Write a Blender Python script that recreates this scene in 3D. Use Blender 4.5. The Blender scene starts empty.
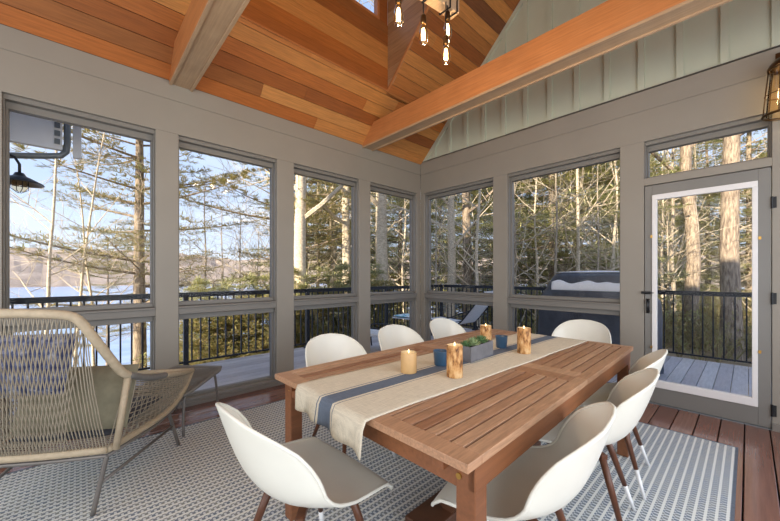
import bpy, math, random
from mathutils import Vector, Matrix, noise as mnoise
R = math.radians
rnd = random.Random(7)
S = bpy.context.scene
COL = S.collection

# ---------------------------------------------------------------- camera, world, lights, exposure
F_PX = 334.2
cam_d = bpy.data.cameras.new('camera'); cam = bpy.data.objects.new('camera', cam_d); COL.objects.link(cam)
cam_d.sensor_width = 36.0; cam_d.sensor_fit = 'HORIZONTAL'
cam_d.lens = 36.0 * F_PX / 780.0
cam_d.shift_y = 14.23 / 780.0
cam_d.clip_start = 0.05; cam_d.clip_end = 2000
cam.location = (3.637, -4.075, 1.25)
cam.rotation_euler = (R(90), 0, 0.820)
S.camera = cam
S.view_settings.view_transform = 'Standard'; S.view_settings.look = 'None'
S.view_settings.gamma = 1.0; S.view_settings.use_curve_mapping = False
S.view_settings.exposure = 0.3
S.cycles.max_bounces = 8; S.cycles.diffuse_bounces = 4; S.cycles.glossy_bounces = 3
S.cycles.transparent_max_bounces = 12; S.cycles.transmission_bounces = 6
S.cycles.sample_clamp_indirect = 6.0
S.cycles.use_denoising = True
S.cycles.caustics_reflective = False; S.cycles.caustics_refractive = False

world = bpy.data.worlds.new('sky'); S.world = world; world.use_nodes = True
wt = world.node_tree; wt.nodes.clear()
wo = wt.nodes.new('ShaderNodeOutputWorld'); bg = wt.nodes.new('ShaderNodeBackground')
tc = wt.nodes.new('ShaderNodeTexCoord'); sep = wt.nodes.new('ShaderNodeSeparateXYZ')
rp = wt.nodes.new('ShaderNodeValToRGB')
rp.color_ramp.elements[0].position = 0.0; rp.color_ramp.elements[0].color = (0.60, 0.68, 0.80, 1)
rp.color_ramp.elements[1].position = 0.75; rp.color_ramp.elements[1].color = (0.30, 0.42, 0.68, 1)
e = rp.color_ramp.elements.new(0.22); e.color = (0.44, 0.56, 0.78, 1)
wn = wt.nodes.new('ShaderNodeTexNoise'); wn.inputs['Scale'].default_value = 2.2; wn.inputs['Detail'].default_value = 5
wm = wt.nodes.new('ShaderNodeMapping'); wm.inputs['Scale'].default_value = (1, 1, 3.5)
cr = wt.nodes.new('ShaderNodeValToRGB'); cr.color_ramp.elements[0].position = 0.5; cr.color_ramp.elements[1].position = 0.75
cr.color_ramp.elements[1].color = (0.6, 0.6, 0.6, 1)
mx = wt.nodes.new('ShaderNodeMix'); mx.data_type = 'RGBA'; mx.inputs['B'].default_value = (0.80, 0.82, 0.86, 1)
wt.links.new(tc.outputs['Generated'], sep.inputs[0]); wt.links.new(sep.outputs['Z'], rp.inputs[0])
wt.links.new(tc.outputs['Generated'], wm.inputs['Vector']); wt.links.new(wm.outputs[0], wn.inputs['Vector'])
wt.links.new(wn.outputs['Fac'], cr.inputs[0]); wt.links.new(cr.outputs[0], mx.inputs['Factor'])
wt.links.new(rp.outputs[0], mx.inputs['A']); wt.links.new(mx.outputs['Result'], bg.inputs['Color'])
bg.inputs['Strength'].default_value = 1.25
wt.links.new(bg.outputs[0], wo.inputs[0])

def light(kind, name, loc, energy, color=(1, 1, 1), rot=(0, 0, 0), **kw):
    d = bpy.data.lights.new(name, kind); d.energy = energy; d.color = color
    for k, v in kw.items(): setattr(d, k, v)
    o = bpy.data.objects.new(name, d); COL.objects.link(o); o.location = loc; o.rotation_euler = rot
    return o
SUN_DIR = Vector((-0.12, 1.0, -0.42)).normalized()          # low winter sun from over the house roof
sun = light('SUN', 'sun', (0, 0, 20), 8.5, (1.0, 0.86, 0.66), angle=R(0.6))
sun.rotation_euler = SUN_DIR.to_track_quat('-Z', 'Y').to_euler()
# two added soft fill lamps standing in for daylight from behind the camera
light('AREA', 'fill_east', (5.05, -3.0, 1.6), 85, (0.93, 0.96, 1.0), (0, R(90), 0), shape='RECTANGLE', size=2.2, size_y=4.5)
light('AREA', 'fill_back', (2.6, -6.0, 1.7), 70, (0.97, 0.98, 1.0), (R(90), 0, 0), shape='RECTANGLE', size=4.4, size_y=2.4)

# ---------------------------------------------------------------- helpers
class MB:
    def __init__(s): s.v = []; s.f = []
    def add(s, vs, fs):
        n = len(s.v); s.v += [tuple(p) for p in vs]; s.f += [tuple(i + n for i in f) for f in fs]
    def hexa(s, p):
        s.add(p, [(0, 3, 2, 1), (4, 5, 6, 7), (0, 1, 5, 4), (1, 2, 6, 5), (2, 3, 7, 6), (3, 0, 4, 7)])
    def box(s, x0, x1, y0, y1, z0, z1):
        s.hexa([(x0, y0, z0), (x1, y0, z0), (x1, y1, z0), (x0, y1, z0), (x0, y0, z1), (x1, y0, z1), (x1, y1, z1), (x0, y1, z1)])
    def bar(s, a, b, w, h, up=(0, 0, 1)):
        a = Vector(a); b = Vector(b); d = (b - a).normalized(); u = Vector(up)
        if abs(d.dot(u)) > .98: u = Vector((1, 0, 0))
        sd = d.cross(u).normalized() * (w / 2); uu = sd.cross(d).normalized() * (h / 2)
        s.hexa([a - sd - uu, a + sd - uu, b + sd - uu, b - sd - uu, a - sd + uu, a + sd + uu, b + sd + uu, b - sd + uu])
    def tube(s, pts, r, n=8, cap=True):
        pts = [Vector(p) for p in pts]
        if not isinstance(r, (list, tuple)): r = [r] * len(pts)
        rings = []; prev = None
        for i, p in enumerate(pts):
            d = (pts[min(i + 1, len(pts) - 1)] - pts[max(i - 1, 0)])
            if d.length < 1e-9: d = Vector((0, 0, 1))
            d.normalize()
            if prev is None:
                u = Vector((0, 0, 1)) if abs(d.z) < .9 else Vector((1, 0, 0))
                u = (u - d * u.dot(d)).normalized()
            else:
                u = (prev - d * prev.dot(d))
                u = u.normalized() if u.length > 1e-6 else d.orthogonal().normalized()
            prev = u; w = d.cross(u)
            rings.append([p + (u * math.cos(2 * math.pi * k / n) + w * math.sin(2 * math.pi * k / n)) * r[i] for k in range(n)])
        vs = [q for g in rings for q in g]; fs = []
        for i in range(len(pts) - 1):
            for k in range(n):
                a = i * n + k; b = i * n + (k + 1) % n
                fs.append((a, b, b + n, a + n))
        if cap:
            fs.append(tuple(range(n - 1, -1, -1))); m = (len(pts) - 1) * n; fs.append(tuple(m + k for k in range(n)))
        s.add(vs, fs)
    def lathe(s, prof, n=24, c=(0, 0, 0), cap=False):
        vs = []; fs = []
        for (r, z) in prof:
            for k in range(n):
                a = 2 * math.pi * k / n; vs.append((c[0] + r * math.cos(a), c[1] + r * math.sin(a), c[2] + z))
        for i in range(len(prof) - 1):
            for k in range(n):
                a = i * n + k; b = i * n + (k + 1) % n; fs.append((a, b, b + n, a + n))
        if cap:
            fs.append(tuple(range(n - 1, -1, -1))); m = (len(prof) - 1) * n; fs.append(tuple(m + k for k in range(n)))
        s.add(vs, fs)
    def grid(s, fn, nu, nv):
        vs = [fn(i / nu, j / nv) for j in range(nv + 1) for i in range(nu + 1)]
        fs = [(j * (nu + 1) + i, j * (nu + 1) + i + 1, (j + 1) * (nu + 1) + i + 1, (j + 1) * (nu + 1) + i) for j in range(nv) for i in range(nu)]
        s.add(vs, fs)
    def mesh(s, name, mat=None, smooth=False):
        me = bpy.data.meshes.new(name); me.from_pydata(s.v, [], s.f)
        if mat: me.materials.append(mat)
        if smooth: me.polygons.foreach_set('use_smooth', [True] * len(me.polygons))
        me.update(); return me
    def build(s, name, mat, parent=None, smooth=False, bevel=0, subsurf=0, solid=0, loc=None):
        o = bpy.data.objects.new(name, s.mesh(name, mat, smooth)); COL.objects.link(o)
        if loc: o.location = loc
        if parent: o.parent = parent
        if solid:
            m = o.modifiers.new('thick', 'SOLIDIFY'); m.thickness = solid; m.offset = 0
        if bevel:
            m = o.modifiers.new('bevel', 'BEVEL'); m.width = bevel; m.segments = 2; m.limit_method = 'ANGLE'
        if subsurf:
            m = o.modifiers.new('sub', 'SUBSURF'); m.levels = subsurf; m.render_levels = subsurf
        return o
def tag(o, label, cat, group=None, kind=None):
    o['label'] = label; o['category'] = cat
    if group: o['group'] = group
    if kind: o['kind'] = kind
    return o
def struct(o): o['kind'] = 'structure'; return o
def empty(name, loc, rz=0):
    o = bpy.data.objects.new(name, None); COL.objects.link(o); o.location = loc; o.rotation_euler = (0, 0, rz); o.empty_display_size = .1
    return o
def copy_tree(o, parent=None):
    c = o.copy(); COL.objects.link(c)
    if parent: c.parent = parent
    for ch in list(o.children): copy_tree(ch, c)
    return c

# ---------------------------------------------------------------- materials
def srgb(r, g, b):
    return tuple(((c / 255) / 12.92 if c / 255 <= .04045 else ((c / 255 + .055) / 1.055) ** 2.4) for c in (r, g, b)) + (1,)
class Mat:
    def __init__(s, name, col=(0.5, 0.5, 0.5, 1), rough=.6, metal=0, spec=.5):
        s.m = bpy.data.materials.new(name); s.m.use_nodes = True; s.t = s.m.node_tree
        s.b = s.t.nodes['Principled BSDF']; s.set('Base Color', col); s.set('Roughness', rough); s.set('Metallic', metal)
        s.set('Specular IOR Level', spec); s._tc = None
    def set(s, k, v): s.b.inputs[k].default_value = v
    def n(s, t, **kw):
        nd = s.t.nodes.new('ShaderNode' + t)
        for k, v in kw.items(): setattr(nd, k, v)
        return nd
    def l(s, a, b): s.t.links.new(a, b)
    def obj(s, scale=(1, 1, 1)):
        tc = s.n('TexCoord'); mp = s.n('Mapping'); mp.inputs['Scale'].default_value = scale
        s.l(tc.outputs['Object'], mp.inputs['Vector']); return mp.outputs[0]
    def noise(s, scale=5, detail=4, vs=(1, 1, 1), vec=None, rough=.55):
        nd = s.n('TexNoise'); nd.inputs['Scale'].default_value = scale; nd.inputs['Detail'].default_value = detail
        nd.inputs['Roughness'].default_value = rough
        s.l(vec or s.obj(vs), nd.inputs['Vector']); return nd.outputs['Fac']
    def ramp(s, fac, stops, const=False):
        r = s.n('ValToRGB'); cr = r.color_ramp
        if const: cr.interpolation = 'CONSTANT'
        cr.elements[0].position, cr.elements[0].color = stops[0]
        cr.elements[1].position, cr.elements[1].color = stops[1]
        for p, c in stops[2:]:
            el = cr.elements.new(p); el.color = c
        s.l(fac, r.inputs[0]); return r.outputs[0]
    def mix(s, f, a, b, mode='MIX'):
        m = s.n('Mix'); m.data_type = 'RGBA'; m.blend_type = mode
        for k, v in (('Factor', f), ('A', a), ('B', b)):
            sock = [i for i in m.inputs if i.name == k and (i.type == 'RGBA' or (k == 'Factor' and i.type == 'VALUE'))][0]
            if hasattr(v, 'links') or hasattr(v, 'is_linked'): s.l(v, sock)
            else: sock.default_value = v
        return [o for o in m.outputs if o.type == 'RGBA'][0]
    def math(s, op, a, b=0.0):
        m = s.n('Math', operation=op)
        for i, v in enumerate((a, b)):
            if isinstance(v, (int, float)): m.inputs[i].default_value = v
            else: s.l(v, m.inputs[i])
        return m.outputs[0]
    def island(s): return s.n('NewGeometry').outputs['Random Per Island']
    def color(s, c): s.l(c, s.b.inputs['Base Color']); return s
    def bump(s, h, strength=.3, dist=.01):
        b = s.n('Bump'); b.inputs['Strength'].default_value = strength; b.inputs['Distance'].default_value = dist
        s.l(h, b.inputs['Height']); s.l(b.outputs[0], s.b.inputs['Normal']); return s
def plain(name, rgb, rough=.6, metal=0, var=.12, scale=8, bump=0):
    m = Mat(name, srgb(*rgb), rough, metal); c = srgb(*rgb)
    f = m.noise(scale, 5)
    m.color(m.ramp(f, [(.3, tuple(x * (1 - var) for x in c[:3]) + (1,)), (.7, tuple(min(1, x * (1 + var)) for x in c[:3]) + (1,))]))
    if bump: m.bump(m.noise(scale * 8, 3), bump, .003)
    return m.m
def wood(name, stops, grain=(30, 1.6, 30), rough=.45, per=True, gscale=3, amount=.55, dark=(.25, .25, .25, 1)):
    m = Mat(name, rough=rough)
    g = m.noise(gscale, 6, grain); g2 = m.noise(gscale * 2.7, 3, grain)
    base = m.ramp(m.island(), stops) if per else m.ramp(m.noise(2, 3, (3, .6, 3)), stops)
    streak = m.ramp(g, [(.25, dark), (.75, (1, 1, 1, 1))])
    c = m.mix(amount, base, m.mix(1.0, base, streak, 'MULTIPLY'))
    m.color(c); m.bump(g2, .12, .002)
    return m.m
M = {}
M['paint'] = plain('greige_paint', (147, 142, 132), .55, var=.04, scale=2)
M['paint_frame'] = plain('window_frame_paint', (126, 123, 117), .5, var=.04, scale=3)
M['door_paint'] = plain('door_paint', (125, 124, 120), .45, var=.04, scale=3)
M['gable'] = plain('sage_gable_paint', (194, 202, 184), .6, var=.05, scale=2)
M['cedar'] = wood('cedar_planks', [(0, srgb(200, 124, 58)), (.2, srgb(160, 92, 44)), (.38, srgb(216, 150, 82)), (.55, srgb(190, 112, 52)), (.7, srgb(126, 78, 48)), (.85, srgb(208, 132, 64)), (1, srgb(220, 158, 92))])
M['cedar_lit'] = wood('cedar_window_lit_planks', [(0, srgb(196, 162, 128)), (.3, srgb(168, 124, 86)), (.6, srgb(206, 172, 138)), (1, srgb(182, 142, 104))], grain=(1.6, 30, 30))  # cheek cedar: light from the dormer window put into paler, greyer tones
M['beam'] = wood('fir_beam', [(0, srgb(194, 124, 70)), (1, srgb(212, 144, 90))], grain=(1.2, 26, 26), per=False, amount=.4)
M['beam_grey'] = wood('fir_beam_underside', [(0, srgb(182, 150, 118)), (1, srgb(206, 176, 142))], grain=(1.2, 26, 26), per=False, amount=.4)
M['dark'] = plain('dark_gap', (32, 26, 22), .9)
M['floor'] = wood('porch_floor_boards', [(0, srgb(150, 98, 80)), (.3, srgb(122, 74, 60)), (.6, srgb(168, 122, 102)), (.8, srgb(136, 88, 72)), (1, srgb(156, 108, 90))], grain=(24, 1.0, 24), rough=.22, amount=.5)
fb_ = M['floor'].node_tree.nodes['Principled BSDF']; fb_.inputs['Coat Weight'].default_value = .6; fb_.inputs['Coat Roughness'].default_value = .12
M['deck'] = wood('weathered_deck_boards', [(0, srgb(206, 203, 208)), (.4, srgb(186, 182, 186)), (.7, srgb(218, 216, 218)), (1, srgb(176, 170, 174))], grain=(14, 1.5, 14), rough=.6, amount=.4)
M['table'] = wood('oiled_table_wood', [(0, srgb(172, 122, 88)), (.5, srgb(208, 166, 132)), (1, srgb(158, 106, 74))], grain=(50, 4, 50), rough=.4, amount=.6)
M['table_side'] = wood('oiled_table_wood_sides', [(0, srgb(152, 98, 62)), (1, srgb(128, 80, 50))], grain=(20, 2.0, 20), rough=.45, per=False, amount=.45)
M['walnut'] = wood('walnut_leg', [(0, srgb(112, 66, 40)), (1, srgb(90, 52, 32))], grain=(20, 20, 2), rough=.4, per=False, amount=.5)
M['shell'] = plain('matte_ivory_plastic', (230, 230, 219), .3, var=.02)
M['white'] = plain('white_paint', (232, 232, 232), .45, var=.02)
M['black'] = plain('black_metal', (28, 30, 34), .4, .3)
M['railing'] = plain('railing_metal', (40, 44, 52), .4, .4)
M['grey_metal'] = plain('warm_grey_metal', (120, 116, 112), .4, .3)
M['rope'] = plain('synthetic_rope', (152, 143, 126), .6, var=.1, scale=30)
M['rope_tan'] = plain('tan_rope_wrap', (178, 163, 138), .65, var=.1, scale=40)
M['rope_grey'] = plain('grey_rope_wrap', (118, 116, 112), .65, var=.1, scale=40)
M['brass'] = plain('brass', (190, 150, 80), .3, .9)
M['bronze'] = plain('aged_bronze', (96, 74, 50), .35, .9)
M['candle_tan'] = plain('tan_candle_wax', (206, 166, 112), .5, var=.08, scale=20)
M['cup'] = plain('blue_glazed_cup', (62, 92, 120), .35, var=.12, scale=20)
M['concrete'] = plain('grey_concrete', (112, 112, 116), .85, var=.15, scale=25, bump=.3)
M['soil'] = plain('soil', (60, 48, 38), .95)
M['gable_shadow'] = M['gable']
def glassmat(name, refl=.05, tint=(1, 1, 1, 1), rough=.0):
    m = bpy.data.materials.new(name); m.use_nodes = True; t = m.node_tree; t.nodes.clear()
    o = t.nodes.new('ShaderNodeOutputMaterial'); tr = t.nodes.new('ShaderNodeBsdfTransparent'); gl = t.nodes.new('ShaderNodeBsdfGlossy')
    tr.inputs[0].default_value = tint; gl.inputs['Roughness'].default_value = rough
    mx = t.nodes.new('ShaderNodeMixShader'); fr = t.nodes.new('ShaderNodeFresnel'); fr.inputs[0].default_value = 1.1
    ma = t.nodes.new('ShaderNodeMath'); ma.operation = 'ADD'; ma.inputs[1].default_value = refl; ma.use_clamp = True
    t.links.new(fr.outputs[0], ma.inputs[0]); t.links.new(ma.outputs[0], mx.inputs[0])
    t.links.new(tr.outputs[0], mx.inputs[1]); t.links.new(gl.outputs[0], mx.inputs[2]); t.links.new(mx.outputs[0], o.inputs[0]); return m
M['glass'] = glassmat('window_glass', .003)
M['bulb_glass'] = glassmat('amber_bulb_glass', .08, (1.0, .9, .72, 1))
def emis(name, col, s):
    m = bpy.data.materials.new(name); m.use_nodes = True; t = m.node_tree; t.nodes.clear()
    o = t.nodes.new('ShaderNodeOutputMaterial'); em = t.nodes.new('ShaderNodeEmission'); em.inputs[0].default_value = col; em.inputs[1].default_value = s
    t.links.new(em.outputs[0], o.inputs[0]); return m
M['filament'] = emis('glowing_filament', (1.0, .72, .35, 1), 40)
M['glow'] = emis('filament_glow_halo', (1.0, .78, .45, 1), 5)
M['flame'] = emis('candle_flame', (1.0, .7, .3, 1), 6)
# rug
m = Mat('woven_rug', rough=.9, spec=.1)
sx = m.n('SeparateXYZ'); m.l(m.obj(), sx.inputs[0])
fx = m.math('FRACT', m.math('DIVIDE', sx.outputs['X'], .040)); rowid = m.math('FLOOR', m.math('DIVIDE', sx.outputs['X'], .020))
fy = m.math('FRACT', m.math('ADD', m.math('DIVIDE', sx.outputs['Y'], .026), m.math('MULTIPLY', rowid, .5)))
stripe = m.math('LESS_THAN', fx, .30); dash = m.math('LESS_THAN', fy, .42)
nz = m.noise(26, 3, (1, 1, 1)); dk = m.ramp(nz, [(.38, srgb(116, 127, 142)), (.62, srgb(144, 147, 144))])
mid = m.mix(dash, dk, srgb(202, 207, 210)); big = m.noise(1.6, 2)
c = m.mix(stripe, mid, srgb(224, 225, 220)); m.color(c)
hgt = m.math('MAXIMUM', stripe, m.math('MULTIPLY', dash, .8)); m.bump(hgt, .5, .004); M['rug'] = m.m
M['rug_edge'] = plain('rug_binding', (96, 104, 116), .9, var=.2, scale=60)
# runner cloth: stripe along its length
m = Mat('linen_runner', rough=.9, spec=.1)
sx = m.n('SeparateXYZ'); m.l(m.obj(), sx.inputs[0])
u = m.math('ADD', m.math('DIVIDE', sx.outputs['X'], .51), .5)
CR = srgb(226, 218, 198); BL = srgb(112, 124, 142)
st = m.ramp(u, [(0, CR), (.385, BL), (.395, CR), (.42, BL), (.585, CR), (.61, BL), (.62, CR)], const=True)
wv = m.noise(3, 3, (140, 6, 140)); wv2 = m.noise(3, 3, (6, 140, 6))
tex = m.ramp(m.math('MULTIPLY', m.math('ADD', wv, wv2), .5), [(.35, (.72, .72, .72, 1)), (.62, (1, 1, 1, 1))])
m.color(m.mix(1.0, st, tex, 'MULTIPLY')); m.bump(wv2, .25, .002); M['runner'] = m.m
# birch bark candle
m = Mat('birch_bark_wrap', rough=.7)
b1 = m.noise(42, 6, (1, 1, .5)); m.color(m.ramp(b1, [(.36, srgb(92, 58, 32)), (.44, srgb(172, 120, 66)), (.56, srgb(206, 160, 104)), (.7, srgb(222, 188, 140))])); m.bump(b1, .4, .004); M['bark_candle'] = m.m
M['wax'] = plain('cream_wax', (236, 214, 170), .4, var=.03)
# leaves and bark
def bark(name, a, b, sc=(6, 6, 1.2)):
    m = Mat(name, rough=.85, spec=.2); f = m.noise(4, 6, sc); m.color(m.ramp(f, [(.35, a), (.65, b)])); m.bump(f, .6, .03); return m.m
M['bark_pine'] = bark('pine_bark', srgb(112, 98, 86), srgb(182, 166, 146))
M['bark_birch'] = bark('pale_bark', srgb(186, 170, 146), srgb(228, 214, 190), (3, 3, 6))
M['bark_grey'] = bark('grey_bark', srgb(130, 120, 108), srgb(196, 182, 160))
def leaf(name, stops):
    m = Mat(name, rough=.75, spec=.15); m.color(m.ramp(m.island(), stops))
    tr = m.n('BsdfTranslucent'); mxs = m.n('MixShader'); mxs.inputs[0].default_value = .35
    out = m.t.nodes['Material Output']; lk = m.b.inputs['Base Color'].links[0].from_socket
    m.l(lk, tr.inputs[0]); m.l(m.b.outputs[0], mxs.inputs[1]); m.l(tr.outputs[0], mxs.inputs[2]); m.l(mxs.outputs[0], out.inputs[0]); return m.m
M['hemlock'] = leaf('hemlock_needles', [(0, srgb(136, 144, 92)), (.4, srgb(180, 180, 122)), (.75, srgb(206, 202, 146)), (1, srgb(222, 216, 176))])
M['pine'] = leaf('pine_needles', [(0, srgb(126, 134, 92)), (.5, srgb(172, 164, 108)), (1, srgb(206, 184, 130))])
M['brush'] = leaf('dry_brush', [(0, srgb(132, 120, 92)), (.4, srgb(168, 152, 112)), (.7, srgb(150, 152, 96)), (1, srgb(196, 182, 146))])
M['succ'] = plain('succulent_leaf', (96, 128, 84), .45, var=.3, scale=30)
M['succ2'] = plain('pale_succulent_leaf', (146, 164, 120), .45, var=.25, scale=30)
m = Mat('forest_floor', rough=.95, spec=.1); f = m.noise(1.2, 8, rough=.7)
m.color(m.ramp(f, [(.3, srgb(104, 90, 74)), (.5, srgb(158, 138, 112)), (.62, srgb(186, 168, 142)), (.75, srgb(206, 204, 206))])); m.bump(f, .5, .1); M['ground'] = m.m
m = Mat('far_wooded_hill', rough=1, spec=0); f = m.noise(.09, 8, (1, 1, 2.5), rough=.75)
m.color(m.ramp(f, [(.3, srgb(120, 114, 112)), (.5, srgb(160, 146, 136)), (.7, srgb(186, 172, 160))])); M['hill'] = m.m
m = Mat('lake_water', srgb(150, 176, 214), .25, spec=.5); f = m.noise(.3, 4, (1, .3, 1)); m.color(m.ramp(f, [(.3, srgb(140, 166, 208)), (.7, srgb(176, 196, 226))])); M['lake'] = m.m
m = Mat('grill_cover_vinyl', rough=.45); f = m.noise(5, 5); m.color(m.ramp(f, [(.3, srgb(46, 54, 68)), (.7, srgb(76, 86, 104))])); m.bump(m.noise(6, 4, (1, 1, .5)), .6, .03); M['cover'] = m.m
M['snow'] = plain('snow', (226, 232, 242), .8, var=.04, bump=.3)
M['sling'] = plain('grey_sling_fabric', (214, 217, 221), .8, var=.08, scale=40)
m = Mat('blue_patterned_cushion', rough=.9); f = m.noise(22, 4)
m.color(m.ramp(f, [(.38, srgb(52, 62, 102)), (.52, srgb(96, 106, 142)), (.68, srgb(176, 180, 192))])); M['blue_pillow'] = m.m
M['cushion'] = plain('olive_grey_cushion', (128, 124, 104), .95, var=.12, scale=20)
M['seat_cushion'] = plain('charcoal_seat_cushion', (74, 76, 84), .95, var=.12, scale=20)
m = Mat('aqua_towel', rough=.95); f = m.noise(9, 3); m.color(m.ramp(f, [(.42, srgb(120, 186, 204)), (.55, srgb(232, 240, 242))])); M['towel'] = m.m
M['siding'] = plain('white_siding', (240, 241, 242), .6, var=.03)
M['roofing'] = plain('dark_shingle', (82, 80, 80), .9, var=.2)
M['gutter'] = plain('grey_gutter', (120, 128, 132), .4, .2)

# ---------------------------------------------------------------- room shell
RW, RD = 5.2, -6.2                 # room: x 0..RW, y RD..0; the windows wall left is x=0, the door wall is y=0
PLATE = 3.04; RIDGE = 2.6
WT = .16                           # wall thickness
b = MB(); x = 0.0
k = 0
while k * .139 < RW + .1:
    x0 = 3.061 - 22 * .139 + k * .139
    a, c_ = max(-.0, x0 + .0035), min(RW, x0 + .139 - .0035)
    if c_ > a: b.box(a, c_, RD, 0.0, -.03, 0)
    k += 1
struct(b.build('floor', M['floor'], bevel=.003))
b = MB(); b.box(-WT, RW + WT, RD - WT, WT, -.12, -.034); struct(b.build('trim_1', M['dark']))

def wall(name, mk):
    w = MB(); mk(w); return struct(w.build(name, M['paint'], bevel=.003))
HZ = 2.561; GZ = 2.865
def wl(w):                          # left wall, posts + header boards
    for (y0, y1) in ((-6.2, -4.473), (-3.566, -3.388), (-2.43, -2.223), (-1.262, -1.058), (-.085, 0)):
        w.box(-WT, 0, y0, y1, 0, HZ)
    w.box(-WT, 0, RD, 0, HZ, GZ - .003)
    w.box(-WT, -.004, RD, 0, GZ - .003, GZ + .004)
    w.box(-WT, 0, RD, 0, GZ + .004, PLATE)
    # knee sections below the sills
    for (y0, y1) in ((-4.473, -3.566), (-3.388, -2.43), (-2.223, -1.262), (-1.058, -.085)):
        w.box(-WT, -.01, y0, y1, 0, .055)
wall('wall_left', wl)
def wr(w):
    for (x0, x1) in ((0.0, .075), (1.298, 1.499), (2.738, 2.937), (3.768, 4.0), (5.05, RW)):
        w.box(x0, x1, 0, WT, 0, HZ)
    w.box(0, RW, 0, WT, HZ, GZ - .003); w.box(0, RW, .004, WT, GZ - .003, GZ + .004); w.box(0, RW, 0, WT, GZ + .004, 3.075)
    for (x0, x1) in ((.075, 1.298), (1.499, 2.738), (4.0, 5.05)): w.box(x0, x1, .01, WT, 0, .055)
    w.box(2.937, 3.768, 0, WT, 2.125, 2.195)
wall('wall_right', wr)
def wb(w):                          # wall towards the house, with two wide glazed openings
    for (x0, x1) in ((0, .5), (2.45, 2.75), (4.7, RW)): w.box(x0, x1, RD - WT, RD, 0, HZ)
    w.box(0, RW, RD - WT, RD, HZ, 3.075)
wall('wall_back', wb)
def we(w):
    for (y0, y1) in ((RD, -5.6), (-4.4, -4.2), (-3.0, -2.8), (-1.6, -1.4), (-.2, 0)): w.box(RW, RW + WT, y0, y1, 0, HZ)
    w.box(RW, RW + WT, RD, 0, HZ, PLATE); w.box(RW, RW + WT, RD, 0, 0, .1)
wall('wall_east', we)
b = MB(); b.box(RW + .2, 9.5, RD - .4, RD - .2, -1, 7.4); b.box(-4.2, RW, RD - 6, RD - 5.8, -1, 8.2)
# base mouldings
b = MB(); b.box(0, .022, -6.2, -.0, 0, .035); b.box(-.01, .012, -6.2, 0, .035, .062); struct(b.build('baseboard_left', M['paint_frame'], bevel=.002))
b = MB(); b.box(.022, 2.937, -.018, 0, 0, .06); b.box(3.768, RW, -.018, 0, 0, .06); struct(b.build('baseboard_right', M['paint_frame'], bevel=.002))

# gable: board and batten
def gable(y0, y1, name, face):
    g = MB()
    def top(x): return 3.04 + (x if x < RIDGE else 2 * RIDGE - x)
    for s_ in (y0, y1):
        pass
    vs = []
    for yy in (y0, y1): vs += [(0.03, yy, 3.075), (RW - .03, yy, 3.075), (RIDGE, yy, 3.04 + RIDGE)]
    g.add(vs, [(0, 1, 2), (3, 5, 4), (0, 3, 4, 1), (1, 4, 5, 2), (2, 5, 3, 0)])
    if face:
        for i in range(18):
            xc = .27 + i * .2935
            if xc > RW - .1: break
            zt = min(top(xc - .02), top(xc + .02)); g.box(xc - .026, xc + .026, y0 - .024, y0, 3.075, zt)
    return struct(g.build(name, M['gable'], bevel=.0))
gable(.03, WT, 'wall_gable', True)
gable(RD - WT, RD - .03, 'wall_gable_back', False)
b = MB(); b.box(0, RW, -.0, .04, 3.062, 3.078); struct(b.build('trim_2', M['paint_frame']))
# rake trim along the gable/ceiling joint
b = MB(); b.bar((0.04, .02, 3.04 + .0), (RIDGE, .02, 3.04 + RIDGE - .04), .03, .06); struct(b.build('trim_3', M['gable']))

# ceiling planks
SQ = math.sqrt(.5)
def slope_pt(x, y, n, side=1):      # n measured up from the ceiling face along the roof normal
    if side == 1: return (x - n * SQ, y, 3.04 + x + n * SQ)
    return (RW - x + n * SQ, y, 3.04 + x + n * SQ)
HX0, HX1, HY0, HY1 = .53, 2.06, -4.75, -1.215
pw = .14 * SQ
cl = MB(); rb = MB()
for side in (1, -1):
    i = 0
    while i * pw < RIDGE:
        x0 = i * pw; x1 = min(RIDGE, x0 + pw)
        y = RD - rnd.uniform(0, 2)
        segs = []
        while y < 0:
            L = rnd.uniform(1.4, 4.0); segs.append((max(y, RD), min(y + L, 0.02))); y += L
        for (ya, yb) in segs:
            parts = [(ya, yb, x0, x1)]
            if side == 1 and x1 > HX0 and x0 < HX1:
                parts = []
                if ya < HY0: parts.append((ya, min(yb, HY0), x0, x1))
                if yb > HY1: parts.append((max(ya, HY1), yb, x0, x1))
                if x0 < HX0: parts.append((ya, yb, x0, HX0))
                if x1 > HX1: parts.append((ya, yb, HX1, x1))
            for (a, c_, p, q) in parts:
                if c_ - a < .01 or q - p < .004: continue
                g = .0016
                P8 = [slope_pt(p + g, a + .001, 0, side), slope_pt(q - g, a + .001, 0, side), slope_pt(q - g, c_ - .001, 0, side), slope_pt(p + g, c_ - .001, 0, side),
                      slope_pt(p + g, a + .001, .018, side), slope_pt(q - g, a + .001, .018, side), slope_pt(q - g, c_ - .001, .018, side), slope_pt(p + g, c_ - .001, .018, side)]
                cl.hexa(P8)
        i += 1
def roof_rect(b, x0, x1, y0, y1, n0, n1, side):
    b.hexa([slope_pt(x0, y0, n0, side), slope_pt(x1, y0, n0, side), slope_pt(x1, y1, n0, side), slope_pt(x0, y1, n0, side),
            slope_pt(x0, y0, n1, side), slope_pt(x1, y0, n1, side), slope_pt(x1, y1, n1, side), slope_pt(x0, y1, n1, side)])
struct(cl.build('ceiling', M['cedar']))
E0, E1 = RD - .3, .45
for (a, c_, p, q) in ((-.30, HX0 - .03, E0, E1), (HX1 + .1, RIDGE + .06, E0, E1), (HX0 - .03, HX1 + .1, E0, HY0 - .04), (HX0 - .03, HX1 + .1, HY1 + .04, E1)):
    roof_rect(rb, a, c_, p, q, .02, .14, 1)
roof_rect(rb, -.30, RIDGE + .06, E0, E1, .02, .14, -1)
struct(rb.build('ceiling_roof_deck', M['roofing']))
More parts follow.
